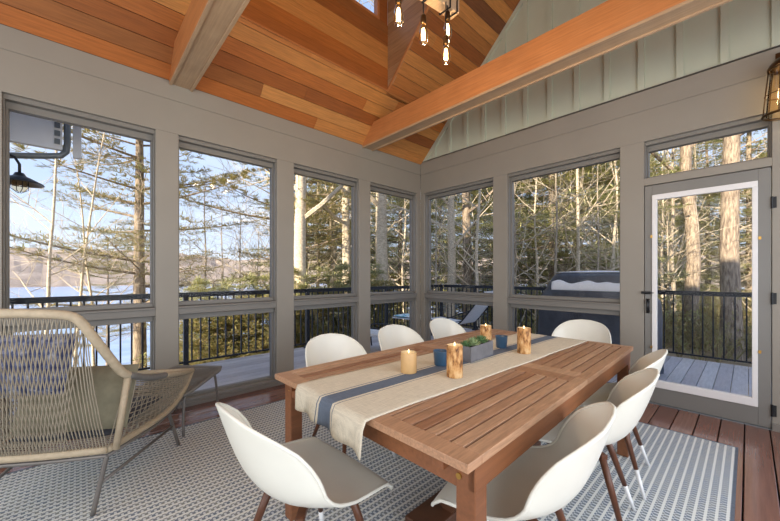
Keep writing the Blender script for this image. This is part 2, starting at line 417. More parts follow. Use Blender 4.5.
# dormer: front wall with clerestory windows, two cheeks, flat top
DZ = 5.1
d = MB()
zz = 3.04 + HX0
z = zz
while z < 4.40:                      # front wall planks below the window
    z1 = min(4.40, z + .14); d.box(HX0 - .02, HX0, HY0, HY1, z + .0016, z1 - .0016); z = z1
z = 4.95
while z < DZ: z1 = min(DZ, z + .14); d.box(HX0 - .02, HX0, HY0, HY1, z + .0016, z1 - .0016); z = z1
for yj in (HY1 - .135, -2.45, -3.6, HY0): d.box(HX0 - .02, HX0, yj, yj + .13, 4.40, 4.95)
struct(d.build('ceiling_dormer_front', M['cedar']))
d = MB()
z = zz
while z < DZ:
    z1 = min(DZ, z + .14)
    for (ya, yb) in ((HY1, HY1 + .02), (HY0 - .02, HY0)):
        xr0 = z - 3.04; xr1 = z1 - 3.04
        d.hexa([(HX0, ya, z + .0016), (xr0, ya, z + .0016), (xr0, yb, z + .0016), (HX0, yb, z + .0016), (HX0, ya, z1 - .0016), (xr1, ya, z1 - .0016), (xr1, yb, z1 - .0016), (HX0, yb, z1 - .0016)])
    z = z1
struct(d.build('ceiling_dormer_cheeks', M['cedar_lit']))
d = MB(); d.box(HX0 - .02, HX1 + .1, HY0 - .02, HY1 + .02, DZ, DZ + .02); struct(d.build('ceiling_dormer_top', M['cedar']))
d = MB(); d.box(HX0 - .3, HX1 + .3, HY0 - .2, HY1 + .2, DZ + .03, DZ + .1)
struct(d.build('ceiling_dormer_roof', M['roofing']))
d = MB()
d.box(HX0 - .1, HX0 - .03, HY0 - .1, HY1 + .1, 3.72, 4.38); d.box(HX0 - .1, HX0 - .03, HY0 - .1, HY1 + .1, 4.97, DZ + .03)
for yj in (HY1 - .12, -2.45, -3.6, HY0): d.box(HX0 - .1, HX0 - .03, yj, yj + .12, 4.38, 4.97)
for ya in (HY1 + .03, HY0 - .1): d.hexa([(HX0 - .1, ya, 3.6), (HX0 - .05, ya, 3.6), (HX0 - .05, ya + .07, 3.6), (HX0 - .1, ya + .07, 3.6), (HX0 - .1, ya, DZ + .03), (HX1 + .05, ya, DZ + .03), (HX1 + .05, ya + .07, DZ + .03), (HX0 - .1, ya + .07, DZ + .03)])
struct(d.build('wall_dormer_outside', M['siding']))
d = MB()
d.bar((HX0, HY1 - .006, 3.04 + HX0 - .002), (HX1, HY1 - .006, 3.04 + HX1 - .002), .02, .022)
d.bar((HX0 + .004, HY0, 3.04 + HX0), (HX0 + .004, HY1, 3.04 + HX0), .016, .016)
struct(d.build('trim_4', M['beam']))
for n_, (ya, yb) in enumerate(((-2.32, HY1 - .135), (-3.47, -2.45), (HY0 + .13, -3.6))):
    w = struct(empty('window_%d' % (7 + n_), (HX0 - .04, (ya + yb) / 2, 4.40)))
    fr = MB(); hy = (yb - ya) / 2
    for (a, c_, p, q) in ((-hy, hy, 0, .035), (-hy, hy, .515, .55), (-hy, -hy + .035, .035, .515), (hy - .035, hy, .035, .515), (-.012, .012, .035, .515)): fr.box(-.03, .04, a, c_, p, q)
    fr.build('window_frame', M['beam'], w, bevel=.002)
    g = MB(); g.box(-.004, .0, -hy + .03, hy - .03, .03, .52); g.build('glass_pane', M['glass'], w)

# tie beams
def tie_beam(y0, y1, label):
    t = empty('tie_beam', (0, (y0 + y1) / 2, 3.0)); h = (y1 - y0) / 2
    a = MB(); a.box(.001, RW - .001, -h, h, .022, .285); a.build('beam_body', M['beam'], t, bevel=.004)
    for s_ in (-1, 1):
        a = MB(); ys = sorted((s_ * h, s_ * (h - .022))); a.box(.001, RW - .001, ys[0], ys[1], 0, .0215); a.build('edge_strip', M['beam_grey'], t, bevel=.002)
    a = MB(); a.box(.001, RW - .001, -h + .0225, h - .0225, .014, .0215); a.build('underside_board', M['beam_grey'], t)
    tag(t, label, 'ceiling beam', 'exposed tie beams'); return t
tie_beam(-1.205, -1.02, 'orange wooden tie beam crossing the ceiling nearer the corner and gable wall')
tie_beam(-3.462, -3.272, 'wooden tie beam at upper left, showing its greyish underside')

# windows
def window(idx, wallside, a0, a1, z0=.055, z1=HZ, rail=True, transom=False):
    """one unit in an opening a0..a1 along the wall; local X along wall, local Y outward"""
    w = struct(empty('window_%d' % idx, (0, 0, 0)))
    if wallside == 'L': w.rotation_euler = (0, 0, R(90))     # local x -> world y, local y -> world -x
    fr = MB(); fw = .045
    def ring(y0, y1, i0, i1):        # frame ring between inset i0 and i1
        for (u0, u1, v0, v1) in ((a0 + i0, a1 - i0, z0 + i0, z0 + i1), (a0 + i0, a1 - i0, z1 - i1, z1 - i0), (a0 + i0, a0 + i1, z0 + i1, z1 - i1), (a1 - i1, a1 - i0, z0 + i1, z1 - i1)):
            fr.box(u0, u1, y0, y1, v0, v1)
    ft, fb, fs = .085, .028, .022
    for (u0, u1, v0, v1) in ((a0, a1, z0, z0 + fb), (a0, a1, z1 - ft, z1), (a0, a0 + fs, z0 + fb, z1 - ft), (a1 - fs, a1, z0 + fb, z1 - ft)): fr.box(u0, u1, .085, .15, v0, v1)
    for (u0, u1, v0, v1) in ((a0, a1, z1 - .035, z1), (a0, a0 + .010, z0, z1 - .035), (a1 - .010, a1, z0, z1 - .035)): fr.box(u0, u1, .03, .085, v0, v1)
    fr.build('window_frame', M['paint_frame'], w, bevel=.003)
    gy = .11
    if rail:
        r_ = MB(); r_.box(a0, a1, .006, .14, .877, .935)
        r_.hexa([(a0, -.006, .935), (a1, -.006, .935), (a1, .12, .935), (a0, .12, .935), (a0, -.006, .952), (a1, -.006, .952), (a1, .12, .956), (a0, .12, .956)])
        r_.box(a0 + .01, a1 - .01, .06, .14, .956, .993); r_.box(a0 + .01, a1 - .01, .06, .14, .822, .877)
        r_.build('sill_rail', M['paint_frame'], w, bevel=.004)
        g = MB(); g.box(a0 + fs, a1 - fs, gy, gy + .005, .993, z1 - ft); g.build('glass_pane', M['glass'], w)
        g = MB(); g.box(a0 + fs, a1 - fs, gy, gy + .005, z0 + fb, .822); g.build('glass_pane', M['glass'], w)
    else:
        g = MB(); g.box(a0 + fs, a1 - fs, gy, gy + .005, z0 + fb, z1 - ft); g.build('glass_pane', M['glass'], w)
    return w
for i, (a, c_) in enumerate(((-4.473, -3.566), (-3.388, -2.43), (-2.223, -1.262), (-1.058, -.085))): window(i + 1, 'L', a, c_)
window(5, 'R', .075, 1.298); window(6, 'R', 1.499, 2.738); window(10, 'R', 4.0, 5.05)  # the last one here is out of view, added to bring in light
window(11, 'R', 2.937, 3.768, 2.195, HZ, rail=False)

# door
d = struct(empty('door_1', (0, 0, 0)))
X0, X1, Y0, Y1 = 2.942, 3.763, .004, .048
a = MB(); zb, zt = .012, 2.118
a.box(X0, 3.0, Y0, Y1, zb, zt); a.box(3.692, X1, Y0, Y1, zb, zt); a.box(3.0, 3.692, Y0, Y1, 2.022, zt); a.box(3.0, 3.692, Y0, Y1, zb, .165)
a.build('door_frame', M['door_paint'], d, bevel=.003)
a = MB()
for (u0, u1, v0, v1) in ((3.0, 3.692, 1.972, 2.022), (3.0, 3.692, .165, .235), (3.0, 3.038, .235, 1.972), (3.658, 3.692, .235, 1.972)): a.box(u0, u1, -.008, .036, v0, v1)
o = a.build('panel_frame', M['white'], d, bevel=.004); o['label'] = 'white inner frame around the door glass'
a = MB(); a.box(3.038, 3.658, .018, .023, .235, 1.972); a.build('glass_pane', M['glass'], d)
a = MB(); a.lathe([(.004, -.04), (.012, -.038), (.014, -.02), (.011, 0), (.014, .02), (.012, .038), (.004, .04)], 12)
h = MB()
h.tube([(2.968, -.004, 1.0), (2.968, -.022, 1.0), (2.968, -.034, .985), (2.968, -.038, .945), (2.968, -.034, .905), (2.968, -.022, .89), (2.968, -.004, .89)], [.013, .009, .007, .007, .007, .009, .013], 8)
h.box(2.955, 2.981, -.002, .004, .875, 1.015)
o = h.build('door_handle', M['black'], d, smooth=True); o['label'] = 'black pull handle'
h = MB(); h.tube([(2.92, -.022, 1.075), (2.99, -.022, 1.075)], .012, 10); h.tube([(2.99, -.022, 1.075), (3.015, -.022, 1.075)], .004, 6); h.box(2.925, 2.955, -.02, 0, 1.063, 1.087); h.box(2.965, 2.985, -.02, .005, 1.063, 1.087)
o = h.build('latch', M['black'], d, smooth=False)
for zc in (1.83, 1.06, .16):
    h = MB(); h.box(3.772, 3.792, -.006, 0, zc - .045, zc + .045); h.tube([(3.768, -.006, zc - .048), (3.768, -.006, zc + .048)], .007, 8); h.build('hinge', M['black'], d)
for (xc, zc) in ((2.995, 1.62), (3.70, 1.55), (2.995, .55), (3.70, .62)):
    h = MB(); h.box(xc - .006, xc + .010, -.014, -.006, zc - .012, zc + .012); h.tube([(xc, -.012, zc), (xc, -.024, zc)], .004, 6); h.build('turn_clip', M['brass'], d)
b = MB(); b.box(2.937, 3.768, -.004, .16, 0, .010); struct(b.build('trim_5', M['gutter']))

# ---------------------------------------------------------------- outside: deck, land, lake, hill
DK = -.05
b = MB()
xx = -1.82
while xx < -.17: b.box(xx + .003, xx + .137, -7.0, 2.85, DK - .03, DK); xx += .14
xx = -.14
while xx < 7.0: b.box(xx + .003, xx + .137, .17, 2.85, DK - .03, DK); xx += .14
b.box(-1.85, -1.83, -7, 2.87, DK - .25, DK - .03); b.box(-1.85, 7, 2.85, 2.87, DK - .25, DK - .03)
struct(b.build('floor_deck', M['deck'], bevel=.003))
def ground_z(x, y):
    z = -.95 - .03 * max(0, y)
    z -= max(0, -x - 1.5) * .22
    if x > 3: z += (x - 3) * .0
    z += .25 * mnoise.noise(Vector((x * .15, y * .15, 0))) * min(1, abs(x + y) / 8)
    return max(z, -6.6)
b = MB()
def gfn(u_, v_):
    x = -60 + 130 * u_; y = -40 + 140 * v_
    return (x, y, ground_z(x, y))
b.grid(gfn, 65, 70); o = struct(b.build('ground', M['ground'], smooth=True))
b = MB(); b.add([(-600, -400, -5.6), (-17, -400, -5.6), (-17, 500, -5.6), (-600, 500, -5.6)], [(0, 1, 2, 3)]); b.add([(-600, -400, -6.4), (-17, -400, -6.4), (-17, 500, -6.4), (-600, 500, -6.4)], [(3, 2, 1, 0)])
struct(b.build('lake', M['lake']))
b = MB()
def hfn(u_, v_):
    a = R(70 + 150 * u_); rr = 270 + 130 * v_
    hgt = (26 + 10 * mnoise.noise(Vector((u_ * 9, 3, 0))) + 2.4 * mnoise.noise(Vector((u_ * 120, v_ * 9, 1))) * (v_ > 0)) * math.sin(min(1, v_ * 1.6) * math.pi / 2)
    return (3.6 + rr * math.cos(a), -4 + rr * math.sin(a), -5.7 + hgt)
b.grid(hfn, 260, 10); struct(b.build('hill', M['hill'], smooth=False))

# railings
def railing(name, p0, p1, posts, label):
    p0 = Vector(p0); p1 = Vector(p1); L = (p1 - p0).length; ang = math.atan2(p1.y - p0.y, p1.x - p0.x)
    t = empty('deck_railing', (p0.x, p0.y, DK), ang)
    a = MB(); a.box(0, L, -.035, .035, 1.03, 1.052); a.box(0, L, -.02, .02, .985, 1.03); a.build('top_rail', M['railing'], t, bevel=.003)
    a = MB(); a.box(0, L, -.014, .014, .07, .095); a.build('bottom_rail', M['railing'], t)
    pm = None
    for s_ in posts:
        if pm is None:
            a = MB(); a.box(-.03, .03, -.03, .03, 0, 1.045); a.box(-.05, .05, -.05, .05, 0, .035); pm = a.mesh('post', M['railing'])
        o = bpy.data.objects.new('post', pm); COL.objects.link(o); o.parent = t; o.location = (s_, 0, 0)
    a = MB(); a.box(-.009, .009, -.009, .009, .09, .99); bm_ = a.mesh('baluster', M['railing'])
    s_ = .11
    while s_ < L:
        if min(abs(s_ - q) for q in posts) > .045:
            o = bpy.data.objects.new('baluster', bm_); COL.objects.link(o); o.parent = t; o.location = (s_, 0, 0)
        s_ += .112
    tag(t, label, 'railing', 'black deck railings'); return t
railing('a', (-1.70, -6.6, 0), (-1.70, 2.74, 0), (0.05, 1.8, 3.62, 5.5, 7.4, 9.3), 'black metal railing along the deck outside the left row of windows')
railing('b', (-1.64, 2.74, 0), (6.4, 2.74, 0), (.9, 2.7, 4.16, 6.0, 7.9), 'black metal railing across the deck behind the covered grill and glass door')

# the house corner seen through the first window: soffit, corner board, downspout
hs = empty('house', (0, 0, 0))
a = MB(); a.box(-2.6, 9.5, -13.0, -6.7, -1.2, 6.4); a.hexa([(-3.0, -6.6, 6.4), (9.9, -6.6, 6.4), (9.9, -13.1, 6.4), (-3.0, -13.1, 6.4), (-3.0, -9.3, 9.5), (9.9, -9.3, 9.5), (9.9, -10.0, 9.5), (-3.0, -10.0, 9.5)])
a.build('wall', M['siding'], hs)
a = MB(); a.box(-1.06, -1.0, -6.7, -4.19, 2.485, 3.2); a.build('eave', M['siding'], hs, bevel=.004)
a = MB()
for zc in (2.56, 2.64, 2.72, 2.80): a.box(-1.0, -.985, -4.245, -4.205, zc - .025, zc + .025)
a.build('vent_louvre', M['gutter'], hs)
a = MB(); a.box(-1.12, -1.07, -4.115, -4.05, 2.45, 3.2); a.build('corner_board', M['white'], hs, bevel=.003)
a = MB(); a.tube([(-1.03, -4.155, 3.1), (-1.03, -4.155, 2.56), (-1.03, -4.165, 2.48), (-1.03, -4.20, 2.435), (-1.04, -4.32, 2.405), (-1.06, -4.6, 2.35), (-1.1, -5.4, 2.25), (-1.1, -6.75, 2.1)], .028, 10); a.build('downspout', M['gutter'], hs, smooth=True)
tag(hs, 'white house eave with grey downspout seen at the top of the leftmost window', 'house')
# barn lamp outside the first window
bl = empty('barn_lamp', (-1.0, -4.475, 2.13))
a = MB(); a.lathe([(.0, .075), (.03, .07), (.045, .04), (.07, .03), (.16, -.02), (.165, -.03), (.155, -.028), (.06, .015), (0, .02)], 28); a.build('lamp_shade', M['railing'], bl, smooth=True)
a = MB(); a.tube([(0, 0, .07), (0, 0, .15), (0, -.03, .21), (0, -.09, .24), (0, -.2, .24), (0, -.5, .22), (0, -2.17, .2)], .011, 8); a.build('arm', M['railing'], bl, smooth=True)
a = MB(); a.lathe([(.04, .0), (.055, -.03), (.055, -.07), (.035, -.10), (0, -.108)], 18); a.build('globe', M['bulb_glass'], bl, smooth=True)
a = MB()
for k in range(4):
    an = k * math.pi / 2 + .4; a.tube([(.06 * math.cos(an), .06 * math.sin(an), .0), (.062 * math.cos(an), .062 * math.sin(an), -.08), (.01 * math.cos(an), .01 * math.sin(an), -.118)], .003, 5)
a.build('wire_guard', M['railing'], bl)
tag(bl, 'black gooseneck barn lamp hanging outside the leftmost window', 'lamp')

# gutter along the porch eave, string lights in front of it
b = MB(); b.box(-.42, -.33, -6.4, .45, 2.60, 2.72); o = struct(b.build('trim_6', M['siding'], bevel=.004))
sl = empty('string_light', (0, 0, 0))
a = MB()
ys = [-3.95 + i * .21 for i in range(14)]
pts = []
for i in range(len(ys) * 4 - 3):
    y = ys[0] + i * .0525; pts.append((-.30, y, 2.6 - .02 * abs(math.sin(i * math.pi / 4))))
a.tube(pts, .004, 5); a.build('cable', M['black'], sl)
bm_ = MB(); bm_.lathe([(0, -.055), (.012, -.05), (.018, -.035), (.015, -.015), (.008, 0)], 10); bmm = bm_.mesh('bulb', emis('small_warm_bulb', (1, .82, .6, 1), 1.2))
for y in ys:
    o = bpy.data.objects.new('bulb', bmm); COL.objects.link(o); o.parent = sl; o.location = (-.30, y, 2.598)
tag(sl, 'string of small bulbs hung outside along the tops of the left windows', 'string lights')

# ---------------------------------------------------------------- dining table
TX, TY = 2.549, -2.298; TW, TL, TZ = 1.128, 2.08, .75; TR = .021
tb = empty('dining_table', (TX, TY, 0), TR)
hw, hl = TW / 2, TL / 2
a = MB()
EB = .07; SB = .052
for s_ in (-1, 1):                   # end boards
    ys = sorted((s_ * hl, s_ * (hl - EB))); a.box(-hw, hw, ys[0], ys[1], TZ - .026, TZ)
a.box(-hw + SB + .002, hw - SB - .002, -.092, -.0015, TZ - .026, TZ); a.box(-hw + SB + .002, hw - SB - .002, .0015, .092, TZ - .026, TZ)
for s_ in (-1, 1):
    xs = sorted((s_ * hw, s_ * (hw - SB)))
    a.box(xs[0], xs[1], -hl + EB + .001, -.0015, TZ - .026, TZ); a.box(xs[0], xs[1], .0015, hl - EB - .001, TZ - .026, TZ)
ns = 20; span = TW - 2 * SB - .010; pitch = span / ns
for i in range(ns):
    x0 = -hw + SB + .010 + i * pitch
    for (p, q) in ((-hl + EB + .002, -.094), (.094, hl - EB - .002)): a.box(x0, x0 + pitch - .010, p, q, TZ - .030, TZ - .0005)
a.build('tabletop', M['table'], tb, bevel=.0015)
a = MB()
for s_ in (-1, 1):
    xs = sorted((s_ * (hw - .008), s_ * (hw - .034))); a.box(xs[0], xs[1], -hl + .05, hl - .05, TZ - .105, TZ - .027)
    ys = sorted((s_ * (hl - .055), s_ * (hl - .08))); a.box(-hw + .035, hw - .035, ys[0], ys[1], TZ - .115, TZ - .027)
for xs in (-.3, .3): a.box(xs - .02, xs + .02, -hl + .09, hl - .09, TZ - .06, TZ - .027)
a.build('apron', M['table_side'], tb, bevel=.003)
for sx_ in (-1, 1):
    for sy_ in (-1, 1):
        a = MB(); cx_, cy_ = sx_ * (hw - .041), sy_ * (hl - .082); a.box(cx_ - .032, cx_ + .032, cy_ - .032, cy_ + .032, 0.013, TZ - .0275)
        o = a.build('leg', M['table_side'], tb, bevel=.004)
        bo = MB(); bo.tube([(cx_ - sx_ * .02, cy_ + sy_ * .032, TZ - .075), (cx_ - sx_ * .02, cy_ + sy_ * .037, TZ - .075)], .009, 10); bo.build('bolt', M['brass'], o)
        a = MB(); xx = sx_ * (hw - .115); yy = sorted((sy_ * (hl - .02), sy_ * (hl - .2))); a.box(xx - .02, xx + .02, yy[0], yy[1], TZ - .062, TZ - .028); a.build('slide_rail', M['table_side'], tb, bevel=.002)
# trestle stretcher under the table: floor foot and diagonal brace
M['table_dark'] = wood('dark_underframe_wood', [(0, srgb(104, 66, 42)), (1, srgb(84, 52, 34))], grain=(4, 4, 4), rough=.5, per=False)
a = MB(); a.bar((-.50, .42, TZ - .13), (.14, -.40, .10), .06, .09); a.bar((.50, .42, TZ - .13), (-.14, .40, .10), .0, .0) if 0 else None
a.build('diagonal_brace', M['table_dark'], tb, bevel=.004)
a = MB(); a.box(-.06, .10, -.62, .62, .014, .085); a.build('floor_beam', M['table_dark'], tb, bevel=.006)
a = MB(); a.bar((.0, .42, .085), (-.42, .42, TZ - .115), .06, .09); a.build('brace', M['table_dark'], tb, bevel=.004)
a = MB(); a.bar((.04, -.42, .085), (.4, -.38, TZ - .115), .06, .09); a.build('brace', M['table_dark'], tb, bevel=.004)
tag(tb, 'slatted reddish-brown wooden dining table standing on the striped rug', 'table')

# runner
rn = MB()
RWI, yE0, yE1 = .51, -hl - .018, hl - .02
NU, NV = 36, 90
def runner_fn(u_, v_):
    x = (u_ - .5) * RWI
    Lflat = yE1 - yE0; drop = .095; tot = Lflat + drop
    s_ = v_ * tot
    x += .003 * math.sin(s_ * 9)
    if s_ < Lflat:
        y = yE1 - s_; z = .0022 + .0012 * mnoise.noise(Vector((x * 9, y * 7, 0)))
        if s_ > Lflat - .012: z -= .003 * (s_ - Lflat + .012) / .012
        return (x, y, z)
    q = s_ - Lflat
    ln = q * (1 + .28 * u_ * u_)
    wav = .010 * math.sin(u_ * 19 + 1) * (q / drop) + .007 * (q / drop)
    return (x * (1 - .1 * q / drop * (u_ < .15)), yE0 - .004 - wav - .004, -ln)
rn.grid(runner_fn, NU, NV)
o = rn.build('table_runner', M['runner'], smooth=True, solid=.003); o.location = (TX - .02, TY, TZ + .0012); o.rotation_euler = (0, 0, -.03)
tag(o, 'cream linen table runner with a blue-grey centre stripe lying along the dining table', 'table runner')

# things on the table
ZT = TZ + .0045
def candle(x, y, r, h, mat, label, grp):
    c_ = empty('candle', (x, y, ZT))
    a = MB(); a.lathe([(0, .0), (r * .96, 0), (r, .004), (r, h * .5), (r * .99, h - .004), (r * .93, h)], 28); a.build('candle_body', mat, c_, smooth=True)
    a = MB(); a.lathe([(r * .93, h), (r * .82, h - .001), (r * .7, h - .007), (0, h - .009)], 28); a.build('wax_top', M['wax'], c_, smooth=True)
    a = MB(); a.lathe([(0, 0), (.003, .003), (.004, .008), (.0025, .014), (0, .020)], 10, (0, 0, h - .006)); a.build('flame', M['flame'], c_, smooth=True)
    tag(c_, label, 'candle', grp); return c_
candle(2.458, -2.845, .041, .103, M['candle_tan'], 'smooth plain tan pillar candle nearest the runner fringe end of the table', 'pillar candles')
candle(2.662, -2.735, .039, .155, M['bark_candle'], 'tall bark-wrapped pillar candle in front of the planter', 'pillar candles')
candle(2.668, -2.01, .041, .160, M['bark_candle'], 'tall bark-wrapped pillar candle to the right of the blue cup, past the planter', 'pillar candles')
candle(2.27, -1.80, .043, .11, M['bark_candle'], 'short candle partly hidden behind the far end of the succulent planter', 'pillar candles')
def cup(x, y, label):
    a = MB(); a.lathe([(0, 0), (.030, 0), (.034, .004), (.040, .078), (.041, .08), (.038, .08), (.033, .010), (0, .008)], 28)
    o = a.build('cup', M['cup'], smooth=True); o.location = (x, y, ZT); tag(o, label, 'cup', 'blue cups on the runner')
cup(2.485, -2.62, 'small blue cup beside the near tall bark-wrapped candle'); cup(2.492, -1.97, 'small blue cup at the far end of the succulent planter')
pt = empty('succulent_planter', (2.518, -2.335, ZT), .066)
a = MB(); W_, L_, H_, t_ = .052, .135, .088, .008
a.box(-W_, W_, -L_, L_, 0, .008); a.box(-W_, -W_ + t_, -L_, L_, .008, H_); a.box(W_ - t_, W_, -L_, L_, .008, H_); a.box(-W_ + t_, W_ - t_, -L_, -L_ + t_, .008, H_); a.box(-W_ + t_, W_ - t_, L_ - t_, L_, .008, H_)
a.build('box', M['concrete'], pt, bevel=.002)
a = MB(); a.box(-W_ + t_, W_ - t_, -L_ + t_, L_ - t_, .008, H_ - .012); a.build('soil', M['soil'], pt)
def rosette(r, h, n, mat, loc):
    a = MB()
    for ring in range(4):
        m_ = n - ring * 2; el = R(18 + ring * 20)
        for k in range(max(3, m_)):
            an = 2 * math.pi * k / max(3, m_) + ring * .5; L = r * (1 - ring * .18); w = L * .24
            dx = Vector((math.cos(an), math.sin(an), 0)); sd = Vector((-dx.y, dx.x, 0)); up = Vector((0, 0, 1))
            base = up * (ring * .006)
            tipd = (dx * math.cos(el) + up * math.sin(el))
            midp = base + tipd * L * .6; tip = base + tipd * L + up * L * .15
            nrm = tipd.cross(sd).normalized() * w * .35
            a.add([base - sd * w * .4, base + sd * w * .4, midp + sd * w, midp - sd * w, tip, midp + nrm, base + nrm * .6, midp - nrm * .6],
                  [(0, 7, 3), (0, 1, 7), (1, 2, 7), (2, 4, 7), (4, 3, 7), (0, 3, 5), (0, 5, 6), (1, 6, 5), (1, 5, 2), (2, 5, 4), (4, 5, 3), (0, 6, 1)])
    return a.build('succulent', mat, pt, loc=loc)
for (x, y, r, mt) in ((-.005, -.10, .045, 'succ'), (.01, -.045, .058, 'succ2'), (-.012, .005, .05, 'succ'), (.005, .055, .06, 'succ'), (-.005, .1, .048, 'succ')):
    rosette(r, .05, 11, M[mt], (x, y, H_ - .012))
tag(pt, 'grey concrete box planter of green succulents at the centre of the table runner', 'planter')

# ---------------------------------------------------------------- rug
b = MB(); b.box(.50, 3.575, -5.4, -.63, .001, .011); rg = b.build('area_rug', M['rug'])
a = MB(); a.box(.486, .50, -5.43, -.616, .001, .0112); a.box(3.575, 3.589, -5.43, -.616, .001, .0112); a.box(.50, 3.575, -.63, -.616, .001, .0112); a.box(.5, 3.575, -5.43, -5.4, .001, .0112)
o = a.build('border', M['rug_edge'], rg)
tag(rg, 'large blue-grey and cream striped woven rug under the dining table', 'rug')

# ---------------------------------------------------------------- dining chairs
def make_chair():
    t = empty('dining_chair', (0, 0, 0))
    prof = [(.235, .425), (.222, .444), (.175, .452), (.10, .446), (.03, .438), (-.04, .438), (-.10, .449), (-.15, .472), (-.19, .508), (-.222, .556), (-.247, .612), (-.267, .668), (-.283, .718), (-.294, .758), (-.301, .785), (-.305, .803)]
    hwid = [.232, .247, .258, .266, .272, .277, .280, .281, .279, .273, .264, .248, .220, .180, .130, .04]
    lift = [.0, .004, .012, .024, .038, .056, .076, .096, .112, .118, .112, .094, .064, .034, .012, .0]
    n = len(prof); NU = 16
    def fn(u_, v_):
        s_ = v_ * (n - 1); i = min(int(s_), n - 2); fz = s_ - i
        def L(arr): return arr[i] * (1 - fz) + arr[i + 1] * fz
        y = L([p[0] for p in prof]); z = L([p[1] for p in prof]); w = L(hwid); lf = L(lift)
        def tg(k):
            j0 = max(k - 2, 0); j1 = min(k + 2, n - 1); return prof[j1][0] - prof[j0][0], prof[j1][1] - prof[j0][1]
        ta, tb_ = tg(i), tg(i + 1); ty, tz = ta[0] * (1 - fz) + tb_[0] * fz, ta[1] * (1 - fz) + tb_[1] * fz; q = math.hypot(ty, tz); ny, nz = tz / q, -ty / q
        uu = (u_ - .5) * 2; e_ = abs(uu) ** 2.4
        drop = -.012 * e_ if v_ < .1 else 0
        topc = 0
        return (w * uu * (1 - .06 * e_ * lf / .12), y + ny * lf * e_, z + nz * lf * e_ + drop + topc)
    a = MB(); a.grid(fn, NU, (n - 1) * 2)
    a.build('seat_shell', M['shell'], t, smooth=True, solid=.009, subsurf=1)
    # rolled rim
    rim = [fn(0, k / 26) for k in range(27)] + [fn(k / 10, 1) for k in range(1, 10)] + [fn(1, 1 - k / 26) for k in range(27)] + [fn(1 - k / 14, 0) for k in range(1, 14)]
    rim.append(rim[0])
    a = MB(); a.tube(rim, .0065, 6, cap=False); a.build('rim', M['shell'], t, smooth=True)
    a = MB(); a.bar((-.13, -.11, .405), (.13, .13, .405), .03, .022); a.bar((.13, -.11, .405), (-.13, .13, .405), .03, .0215); a.box(-.07, .07, -.06, .08, .414, .424); a.build('mounting_frame', M['walnut'], t, bevel=.002)
    for sx_ in (-1, 1):
        for sy_ in (-1, 1):
            top = Vector((sx_ * .115, .01 + sy_ * .105, .412)); bot = Vector((sx_ * .215, .0 + sy_ * .215, .012))
            mid = top.lerp(bot, .66)
            a = MB(); a.tube([top, top.lerp(bot, .3), mid], [.016, .015, .0115], 12); lg = a.build('leg', M['walnut'], t, smooth=True)
            a = MB(); a.tube([mid, bot], [.0118, .008], 12); o = a.build('leg_tip', M['white'], lg, smooth=True); o['label'] = 'white dipped leg tip'
    return t
ch0 = make_chair(); first = True
def chair(x, y, face, label):
    global first
    c_ = ch0 if first else copy_tree(ch0); first = False
    c_.location = (x, y, 0.0); c_.rotation_euler = (0, 0, face)
    tag(c_, label, 'chair', 'white shell chairs around the dining table')
chair(2.46, -3.42, R(2), 'white shell chair at the near head of the table below the hanging runner end')
for y, lb in ((-2.72, 'white shell chair nearest the wicker lounge chair, on the window side of the table'), (-2.06, 'middle white shell chair of the three on the window side of the table'), (-1.40, 'white shell chair on the window side of the table nearest the room corner')):
    chair(1.79, y, R(-90), lb)
for y, lb in ((-2.86, 'white shell chair nearest the camera on the door side of the table'), (-2.19, 'middle white shell chair of the three on the door side of the table'), (-1.61, 'white shell chair nearest the glass door on the door side of the table')):
    chair({-2.86: 3.04, -2.19: 3.055}.get(y, 3.01), y, R({-2.86: 101, -2.19: 100}.get(y, 97)), lb)
chair(2.55, -.74, R(180), 'white shell chair at the far head of the table, in front of the covered grill')

# ---------------------------------------------------------------- wicker lounge chair and ottoman
CC = Vector((.896, -4.07, 0)); ang = math.atan2(.527, -.85) - math.pi / 2      # local +Y = facing direction
# build with local x = right-hand lateral (R), y = forward (F)
lc = empty('wicker_lounge_chair', CC, 0)
Fv = Vector((-.85, .527, 0)).normalized(); Rv = Vector((.527, .85, 0)).normalized()
def lw(r, f, z): return Rv * r + Fv * f + Vector((0, 0, z))
def smooth_path(pts, k=6):
    pts = [Vector(p) for p in pts]; out = []
    for i in range(len(pts) - 1):
        p0 = pts[max(i - 1, 0)]; p1 = pts[i]; p2 = pts[i + 1]; p3 = pts[min(i + 2, len(pts) - 1)]
        for j in range(k):
            t = j / k; out.append(.5 * ((2 * p1) + (-p0 + p2) * t + (2 * p0 - 5 * p1 + 4 * p2 - p3) * t * t + (-p0 + 3 * p1 - 3 * p2 + p3) * t ** 3))
    out.append(pts[-1]); return out
CM = .06       # centre line offset of the chair in r
def sym(r, s_): return CM + s_ * (r - CM)
def side_rim(s_): return smooth_path([lw(sym(.24, s_), -.545, 1.07), lw(sym(.31, s_), -.52, 1.045), lw(sym(.36, s_), -.47, .93), lw(sym(.40, s_), -.36, .76), lw(sym(.415, s_), -.31, .715)], 6)
def arm(s_): return smooth_path([lw(sym(.415, s_), -.31, .715), lw(sym(.41, s_), -.06, .625), lw(sym(.40, s_), .15, .58)], 6)
def armf(s_): return smooth_path([lw(sym(.40, s_), .15, .58), lw(sym(.39, s_), .45, .51), lw(sym(.365, s_), .72, .455)], 6)
def base_side(s_): return smooth_path([lw(sym(.33, s_), -.33, .335), lw(sym(.40, s_), .0, .335), lw(sym(.405, s_), .25, .335), lw(sym(.39, s_), .5, .375), lw(sym(.365, s_), .72, .455)], 8)
top_bar = smooth_path([lw(sym(.24, -1), -.545, 1.07), lw(CM, -.56, 1.08), lw(sym(.24, 1), -.545, 1.07)], 8)
